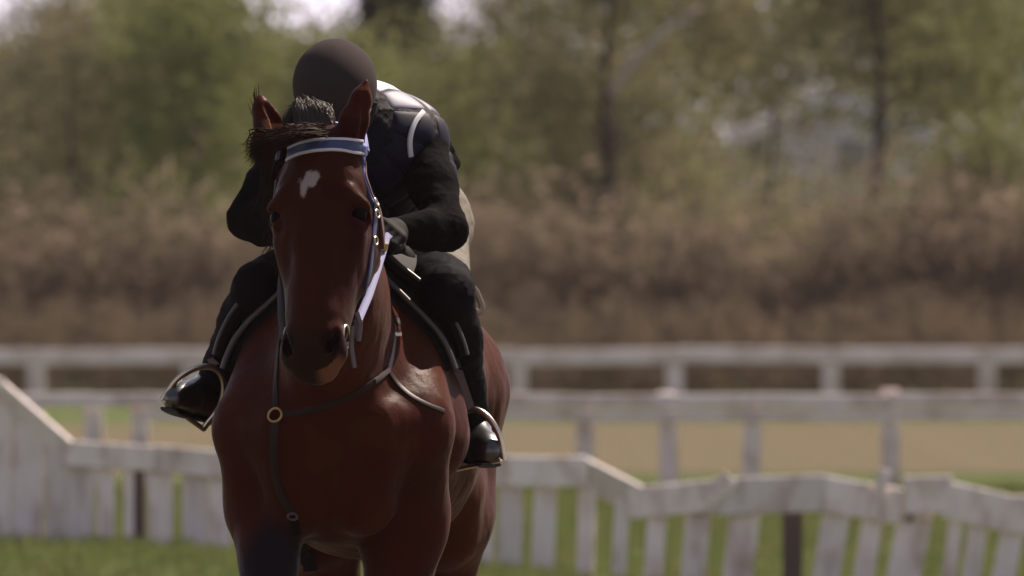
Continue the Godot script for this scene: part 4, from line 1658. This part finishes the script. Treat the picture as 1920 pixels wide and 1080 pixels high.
func breast_gear() -> void:
	var f := body_only
	var o := thing("breastplate", "thin brown leather breastplate with a brass ring across the horse's chest", "breastplate", HB(0, 1.2, 0.0))
	var strap := func(px: Array, w: float, m: Material, called := "strap", lift := 0.0) -> void:
		var line := lay(V(px), f, 38.3, 8.0)
		var b := Ink.new()
		b.ribbon(shift(line, 0.0, lift)[0], line[1], w * 0.85, 0.0045)
		part(called, b, m, o)
	strap.call([[532, 777], [570, 772], [620, 758], [665, 738], [700, 717], [722, 698]], 0.020, M.leather)
	strap.call([[726, 694], [733, 672], [738, 640], [740, 612]], 0.018, M.leather_grey)
	strap.call([[700, 715], [716, 703], [727, 692]], 0.016, M.leather_grey, "strap", 0.003)
	strap.call([[727, 696], [745, 722], [770, 744], [800, 760], [832, 772]], 0.015, M.leather)
	strap.call([[517, 768], [518, 720], [522, 670], [528, 620], [536, 570]], 0.018, M.leather)
	strap.call([[517, 792], [514, 840], [516, 890], [528, 930], [549, 965]], 0.026, M.leather)
	strap.call([[549, 962], [556, 1000], [566, 1030], [575, 1046]], 0.028, M.black_leather)
	var h := sight(518, 780, f)
	var n := f.slope(h)
	var r := Ink.new()
	r.ring(h + n * 0.008, n, 0.0175, 0.0034, 24)
	part("ring", r, M.brass, o)
	h = sight(741, 604, f)
	r = Ink.new()
	r.ring(h + f.slope(h) * 0.008, f.slope(h), 0.010, 0.0035, 16)
	part("buckle", r, M.steel, o)
	h = sight(740, 628, f)
	r = Ink.new()
	r.slab(Transform3D(Basis(), h + f.slope(h) * 0.008), Vector3(0.02, 0.014, 0.01), 0.003)
	part("buckle", r, M.steel, o)
	h = sight(550, 966, f)
	r = Ink.new()
	r.ring(h + f.slope(h) * 0.010, f.slope(h), 0.012, 0.003, 16, 0.7)
	part("buckle", r, M.leather_grey, o)
	# loose end that hangs between the forelegs
	var e := sight(572, 1040, f)
	var b := Ink.new()
	var pts := curve([e + Vector3(0, 0.01, 0.01), e + Vector3(0.012, -0.022, 0.012), e + Vector3(0.014, -0.042, 0.01)], 6)
	var ns := []
	for p in pts:
		ns.append(Vector3(0, 0, 1))
	b.ribbon(pts, ns, 0.036, 0.012, 0.008)
	part("strap_end", b, M.black_leather, o)

# ------------------------------------------------------------------ the rider

func hand(f: Field, wrist: Vector3, towards: Vector3, back: Vector3, side: float) -> void:     # a fist closed on a rein
	towards = towards.normalized()
	var across := towards.cross(back).normalized()       # from the first finger to the little finger
	back = across.cross(towards).normalized()
	var pal := wrist + towards * 0.05
	for k in 4:
		var off := across * (-0.030 + 0.020 * k)
		f.add(wrist + off * 0.5 + towards * 0.012, pal + off + towards * 0.03, 0.015, 0.0125, 0.012)
		var long: float = [0.9, 1.0, 0.95, 0.78][k]
		var a := pal + off + towards * 0.035
		var b := a + towards * 0.026 * long - back * 0.026 * long
		var c := b - towards * 0.012 * long - back * 0.020 * long
		var d := c - towards * 0.024 * long + back * 0.004
		f.add(a, b, 0.0105, 0.0095, 0.006)
		f.add(b, c, 0.0095, 0.009, 0.004)
		f.add(c, d, 0.009, 0.0078, 0.004)
	var t0 := wrist + towards * 0.022 - across * 0.022 - back * 0.008
	var t1 := t0 + towards * 0.030 - across * 0.020 - back * 0.014
	var t2 := t1 + towards * 0.026 + across * 0.004 - back * 0.012
	f.add(t0, t1, 0.014, 0.0115, 0.010)
	f.add(t1, t2, 0.0115, 0.009, 0.005)

func grown(list: Array, grow: float, k := 0.03) -> Field:
	var f := Field.new()
	for b in list:
		f.add(b[0], b[1], b[2] + grow, b[3] + grow, b[4] if b.size() > 4 else k, b[5] if b.size() > 5 else 1.0)
	return f

func netted(f: Field, lo: Vector3, hi: Vector3, cell: float, cp := Vector3.ZERO, cn := Vector3.ZERO) -> Ink:
	var n := Netter.new()
	n.run(f, lo, hi, cell, cp, cn)
	var i := Ink.new()
	i.net(n, null, folds if cell > 0.0075 else null)
	return i

func folds(p: Vector3) -> float:        # creases of cloth
	return (1.0 - absf(coat_noise.get_noise_3dv(Vector3(p.x * 9.0 + p.y * 6.0, p.y * 13.0 - p.x * 5.0, p.z * 7.0)))) * 0.007 - 0.004

func rider() -> void:
	var o := thing("person", "rider crouched low in dark helmet, navy padded vest and black sleeves", "person", HB(0, 1.7, -0.8))
	var A := P(676, 262, -0.50)
	var B := P(762, 376, -0.92)
	var torso := [[A, B, 0.116, 0.090, 0.05], [P(600, 290, -0.47), P(748, 274, -0.53), 0.085, 0.09, 0.06], [A, P(688, 330, -0.62), 0.11, 0.12, 0.06], [P(672, 330, -0.66), P(772, 330, -0.80), 0.10, 0.085, 0.07]]
	var sh := [P(548, 285, -0.45), P(785, 262, -0.52)]
	var el := [P(465, 410, -0.34), P(838, 432, -0.30)]
	var wr := [P(535, 440, -0.20), P(742, 432, -0.21)]
	var arms := []
	for s in 2:
		arms.append([sh[s].lerp(P(670, 285, -0.5), 0.28), sh[s], 0.052, 0.058, 0.05])
		arms.append([sh[s], sh[s].lerp(el[s], 0.5), 0.056, 0.050, 0.03])
		arms.append([sh[s].lerp(el[s], 0.5), el[s], 0.050, 0.043, 0.03])
		arms.append([el[s], el[s].lerp(wr[s], 0.4), 0.042, 0.042, 0.02])
		arms.append([el[s].lerp(wr[s], 0.4), wr[s], 0.042, 0.026, 0.02])
	var hip := [P(738, 416, -0.99), P(806, 422, -0.95)]
	var kn := [P(488, 542, -0.40), P(838, 552, -0.35)]
	var an := [P(404, 728, -0.74), P(880, 800, -0.72)]
	var seat := [[P(772, 405, -1.0), P(770, 425, -0.96), 0.105, 0.088, 0.06], [hip[0], hip[1], 0.10, 0.10, 0.05], [B, P(772, 410, -1.0), 0.105, 0.10, 0.06]]
	var thighs := []
	for s in 2:
		thighs.append([hip[s], kn[s], 0.088, 0.053, 0.04])
		thighs.append([kn[s], kn[s].lerp(an[s], 0.12), 0.053, 0.050, 0.03])
	var shins := []
	for s in 2:
		shins.append([kn[s], kn[s].lerp(an[s], 0.35), 0.050, 0.050, 0.03])
		shins.append([kn[s].lerp(an[s], 0.30), an[s], 0.051, 0.036, 0.03])
	var toe := [P(334, 746, -0.56), P(914, 843, -0.56)]
	var heel := [P(400, 766, -0.76), P(872, 834, -0.76)]
	var feet := []
	for s in 2:
		feet.append([an[s], heel[s], 0.036, 0.034, 0.03])
		feet.append([heel[s], toe[s], 0.032, 0.032, 0.03])
		feet.append([an[s] + Vector3(0, -0.01, 0.02), toe[s].lerp(heel[s], 0.25) + Vector3(0, 0.012, 0), 0.034, 0.030, 0.03])
	# body: one continuous figure, its head bent over the horse's neck
	var hc := P(628, 178, -0.33)
	var look := Vector3(-0.02, -0.52, 0.85).normalized()
	var crown := Vector3(0, 0.85, 0.52).normalized()
	var bf := Field.new()
	for part_ in [torso, arms, seat, thighs, shins, feet]:
		for b in part_:
			bf.add(b[0], b[1], b[2] - 0.004, b[3] - 0.004, b[4])
	bf.add(P(668, 262, -0.52), hc - crown * 0.05 - look * 0.02, 0.062, 0.055, 0.04)
	for s in 2:
		hand(bf, wr[s], Vector3(0.10 if s == 0 else -0.12, 0.0, 1.0), Vector3(-0.6 if s == 0 else 0.6, 0.75, 0.2), 1.0)
	var right := look.cross(crown).normalized()
	bf.add(hc - look * 0.015 + crown * 0.02, hc + look * 0.02 + crown * 0.02, 0.086, 0.080, 0.03)
	bf.add(hc + look * 0.04 - crown * 0.03, hc + look * 0.055 - crown * 0.075, 0.058, 0.040, 0.03)
	bf.add(hc + look * 0.085 + crown * 0.01, hc + look * 0.108 - crown * 0.025, 0.010, 0.014, 0.015)
	bf.add(hc + look * 0.088 - crown * 0.058 - right * 0.016, hc + look * 0.088 - crown * 0.058 + right * 0.016, 0.009, 0.009, 0.010)
	for s in [-1.0, 1.0]:
		bf.add(hc + look * 0.083 + crown * 0.022 + right * 0.018 * s, hc + look * 0.074 + crown * 0.022 + right * 0.044 * s, 0.010, 0.009, 0.012)
		bf.add(hc + look * 0.080 + crown * 0.005 + right * 0.030 * s, hc + look * 0.080 + crown * 0.004 + right * 0.033 * s, 0.013, 0.013, 0.006)
		bf.add(hc + right * 0.082 * s + crown * 0.015, hc + right * 0.086 * s - crown * 0.025 - look * 0.004, 0.014, 0.010, 0.01)
	var bi := netted(bf, Vector3(-0.88, 1.0, -1.15), Vector3(0.02, 2.0, -0.05), 0.013)
	# head and hands in finer grids of their own
	var neck := hc - crown * 0.06
	var hn := Netter.new()
	hn.run(bf, hc - Vector3(0.13, 0.16, 0.15), hc + Vector3(0.13, 0.14, 0.15), 0.005)
	bi = Ink.new()
	var whole := Netter.new()
	whole.run(bf, Vector3(-0.88, 1.0, -1.15), Vector3(0.02, 2.0, -0.05), 0.012, neck, -crown)
	bi.net(whole)
	var fine := Netter.new()
	fine.run(bf, hc - Vector3(0.13, 0.16, 0.15), hc + Vector3(0.13, 0.14, 0.15), 0.005, neck, crown)
	bi.net(fine)
	part("body", bi, M.skin, o)
	# sleeves and shirt
	var sf := grown(torso + arms + [[B, P(775, 395, -0.99), 0.108, 0.10, 0.05]], 0.006)
	# folds at the elbows and where the shirt rides up over the waist
	for s in 2:
		for k in 4:
			var c: Vector3 = el[s].lerp(sh[s], 0.10 + 0.12 * k)
			sf.add(c + Vector3(-0.03, 0.028, 0.03), c + Vector3(0.035, -0.012, 0.035), 0.010, 0.012, 0.02)
	for k in 5:
		sf.add(P(826 + k * 6, 262 + k * 11, -0.86 - k * 0.015), P(800 + k * 6, 285 + k * 13, -0.80 - k * 0.015), 0.018, 0.020, 0.012)
	part("shirt", netted(sf, Vector3(-0.90, 1.5, -1.15), Vector3(0.02, 2.06, -0.10), 0.008), M.shirt, o)
	# gloves: the closed hands again, a little fuller
	for s in 2:
		var gf := Field.new()
		hand(gf, wr[s], Vector3(0.10 if s == 0 else -0.12, 0.0, 1.0), Vector3(-0.6 if s == 0 else 0.6, 0.75, 0.2), 1.0)
		for i in gf.n:
			gf.r0[i] += 0.002
		gf.add(wr[s] - Vector3(0, 0, 0.03), wr[s] + Vector3(0, 0, 0.02), 0.031, 0.027, 0.02)
		part("glove", netted(gf, wr[s] - Vector3(0.08, 0.09, 0.08), wr[s] + Vector3(0.08, 0.09, 0.14), 0.004), M.glove, o)
	# breeches
	var pf := grown(seat + thighs, 0.006)
	for k in 4:
		pf.add(P(862 + k * 4, 470 + k * 17, -0.78 + k * 0.05), P(846 + k * 2, 482 + k * 18, -0.70 + k * 0.05), 0.014, 0.012, 0.015)
	part("breeches", netted(pf, Vector3(-0.75, 1.3, -1.2), Vector3(0.02, 1.9, -0.36), 0.009), M.breech, o)
	# half chaps from above the knee to the boot
	var cf := []
	for s in 2:
		cf = [[kn[s].lerp(hip[s], 0.14), kn[s], 0.058, 0.053, 0.03], [kn[s].lerp(hip[s], 0.6) + Vector3(-0.024 if s == 1 else 0.010, -0.008, 0.01), kn[s].lerp(hip[s], 0.1) + Vector3(-0.016 if s == 1 else 0.008, -0.004, 0.004), 0.068, 0.058, 0.03], [kn[s], kn[s].lerp(an[s], 0.35), 0.053, 0.051, 0.03], [kn[s].lerp(an[s], 0.30), an[s], 0.053, 0.042, 0.03]]
		var chf := grown(cf, 0.011)
		for k in 3:
			var c: Vector3 = kn[s].lerp(an[s], 0.70 + 0.09 * k)
			chf.add(c + Vector3(-0.03, 0.0, 0.03), c + Vector3(0.03, 0.012, 0.03), 0.008, 0.008, 0.015)
		part("chap", netted(chf, kn[s].min(an[s]) - Vector3(0.16, 0.12, 0.45), kn[s].max(an[s]) + Vector3(0.14, 0.26, 0.14), 0.008), M.chap, o)
	# ankle boots in shiny leather
	for s in 2:
		var fb := Field.new()
		var dirf: Vector3 = (toe[s] - heel[s]).normalized()
		var upf: Vector3 = (an[s] - heel[s]).normalized()
		fb.add(an[s] + upf * 0.03, an[s], 0.044, 0.043, 0.03)
		fb.add(an[s], heel[s], 0.041, 0.037, 0.03)
		fb.add(heel[s], toe[s], 0.034, 0.034, 0.03)
		fb.add(an[s] + dirf * 0.02, toe[s].lerp(heel[s], 0.25) + upf * 0.012, 0.040, 0.036, 0.03)
		var sdw := dirf.cross(upf).normalized()
		fb.add(toe[s] - dirf * 0.03 - sdw * 0.010, toe[s] - dirf * 0.03 + sdw * 0.010, 0.034, 0.034, 0.02)
		fb.add(toe[s] - dirf * 0.01, toe[s] + dirf * 0.02 - upf * 0.008, 0.033, 0.025, 0.02)
		var bo := part("boot", netted(fb, heel[s].min(toe[s]) - Vector3(0.09, 0.08, 0.08), heel[s].max(toe[s]) + Vector3(0.09, 0.14, 0.09), 0.005), M.patent, o)
		var sole := Ink.new()
		var sd := dirf.cross(upf).normalized()
		var un := sd.cross(dirf).normalized()
		var ps := [heel[s] - un * 0.034 - dirf * 0.03, heel[s] - un * 0.034 + dirf * 0.04, toe[s] - un * 0.038 - dirf * 0.06, toe[s] - un * 0.038, toe[s] - un * 0.036 + dirf * 0.03]
		sole.tube(ps, [0.028, 0.030, 0.036, 0.039, 0.026], 12, true, 0.22, sd)
		part("sole", sole, M.rubber, o, bo)
	# body protector: a padded base and raised panels
	var yoke := []
	for s in 2:
		yoke.append([sh[s].lerp(P(670, 285, -0.5), 0.75), sh[s].lerp(P(670, 285, -0.5), 0.12), 0.085, 0.062, 0.05])
	var vf := grown(torso + yoke, 0.020, 0.05)
	var vn := Vector3(0.30, -0.45, -0.84).normalized()
	var vest := part("vest", netted(vf, Vector3(-0.72, 1.5, -1.1), Vector3(0.0, 2.10, -0.30), 0.009), M.vest_base, o)
	var axis := (B - A).normalized()
	var up0 := (Vector3.UP - axis * axis.y).normalized()
	var out0 := axis.cross(up0).normalized()
	var rows_at := [[-0.22, -0.02], [0.0, 0.15], [0.17, 0.32], [0.34, 0.50], [0.52, 0.68], [0.70, 0.97]]
	for r in rows_at:
		for k in 12:
			var a0 := TAU * (k + 0.03) / 12.0 + 0.13
			var a1 := TAU * (k + 0.97) / 12.0 + 0.13
			var grid := []
			for j in 11:
				var row := []
				for i in 11:
					var u: float = [0.0, 0.02, 0.07, 0.2, 0.35, 0.5, 0.65, 0.8, 0.93, 0.98, 1.0][i]
					var v: float = [0.0, 0.02, 0.07, 0.2, 0.35, 0.5, 0.65, 0.8, 0.93, 0.98, 1.0][j]
					var edge := (1.0 - pow(absf(2.0 * u - 1.0), 14.0)) * (1.0 - pow(absf(2.0 * v - 1.0), 14.0))
					var ang := lerpf(a0, a1, u)
					var c := A.lerp(B, lerpf(r[0], r[1], v))
					var dir := up0 * cos(ang) + out0 * sin(ang)
					var h := vf.meet(c + dir * 0.34, -dir, 0.34)
					row.append(h + dir * lerpf(-0.003, 0.0055, edge) if h != Vector3.INF else Vector3.INF)
				grid.append(row)
			var gi := Ink.new()
			gi.sheet(grid)
			if gi.idx.size() > 0:
				var facing := cos((a0 + a1) * 0.5)  # panels turned upwards get paler colours that hold the sunlight
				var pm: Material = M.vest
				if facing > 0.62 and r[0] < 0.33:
					pm = M.vest_pale_sunlit
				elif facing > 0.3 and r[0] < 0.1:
					pm = M.vest_mid_sunlit
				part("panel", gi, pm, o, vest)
	# pale binding of the armhole and the bright shoulder stripes
	var line := lay(V([[790, 214], [775, 228], [766, 248], [763, 270], [766, 292]]), vf, 38.3, 6.0)
	var ab := Ink.new()
	ab.ribbon(shift(line, 0, 0.010)[0], line[1], 0.012, 0.004)
	part("armhole_binding", ab, M.pale, o, vest)
	# helmet
	var he := Ink.new()
	var hr := []
	var hb := Basis(right, crown, look)
	for j in 17:
		var row := []
		var th := lerpf(0.0, PI * 0.68, j / 16.0)
		for i in 41:
			var ph := TAU * i / 40.0
			row.append(hc + crown * 0.030 + hb * Vector3(sin(th) * cos(ph) * 0.1055, cos(th) * 0.110, sin(th) * sin(ph) * 0.128))
		hr.append(row)
	var inner: Array = hr[16].map(func(p): return hc + (p - hc) * 0.93)
	hr.append(inner)
	he.sheet(hr)
	var hel := part("helmet", he, M.helmet, o)
	var rim := Ink.new()
	var rp: Array = hr[16].map(func(p): return hc + (p - hc) * 1.005)
	var rr := []
	for p in rp:
		rr.append(0.004)
	rim.tube(rp, rr, 6, false)
	part("rim", rim, M.rubber, o, hel)
	for s in [-1.0, 1.0]:
		var cs := Ink.new()
		cs.tube(curve([hc + right * 0.100 * s - crown * 0.02, hc + right * 0.085 * s - crown * 0.07 + look * 0.02, hc - crown * 0.118 + look * 0.05], 8), [0.007, 0.007, 0.007, 0.007, 0.007, 0.007, 0.007, 0.007, 0.007], 6, true, 0.3)
		part("chin_strap", cs, M.rubber, o, hel)
	# loose loop of strap behind the right-hand knee
	var lo := Ink.new()
	var lp := curve([P(878, 530, -0.56), P(893, 546, -0.55), P(905, 575, -0.54), P(899, 587, -0.53), P(886, 580, -0.50), P(876, 562, -0.47), P(870, 552, -0.46)], 20)
	var ln := []
	for p in lp:
		ln.append(Vector3(0.5, 0.2, 0.84).normalized())
	lo.ribbon(lp, ln, 0.015, 0.004)
	part("knee_strap", lo, mat(Color(0.26, 0.19, 0.13), 0.6), o)
	lo = Ink.new()
	lp = curve([P(868, 550, -0.42), P(878, 568, -0.42), P(889, 590, -0.43), P(886, 612, -0.44)], 14)
	ln = []
	for p in lp:
		ln.append(Vector3(0.4, 0.2, 0.9).normalized())
	lo.ribbon(lp, ln, 0.009, 0.004)
	part("knee_strap", lo, mat(Color(0.26, 0.19, 0.13), 0.6), o)
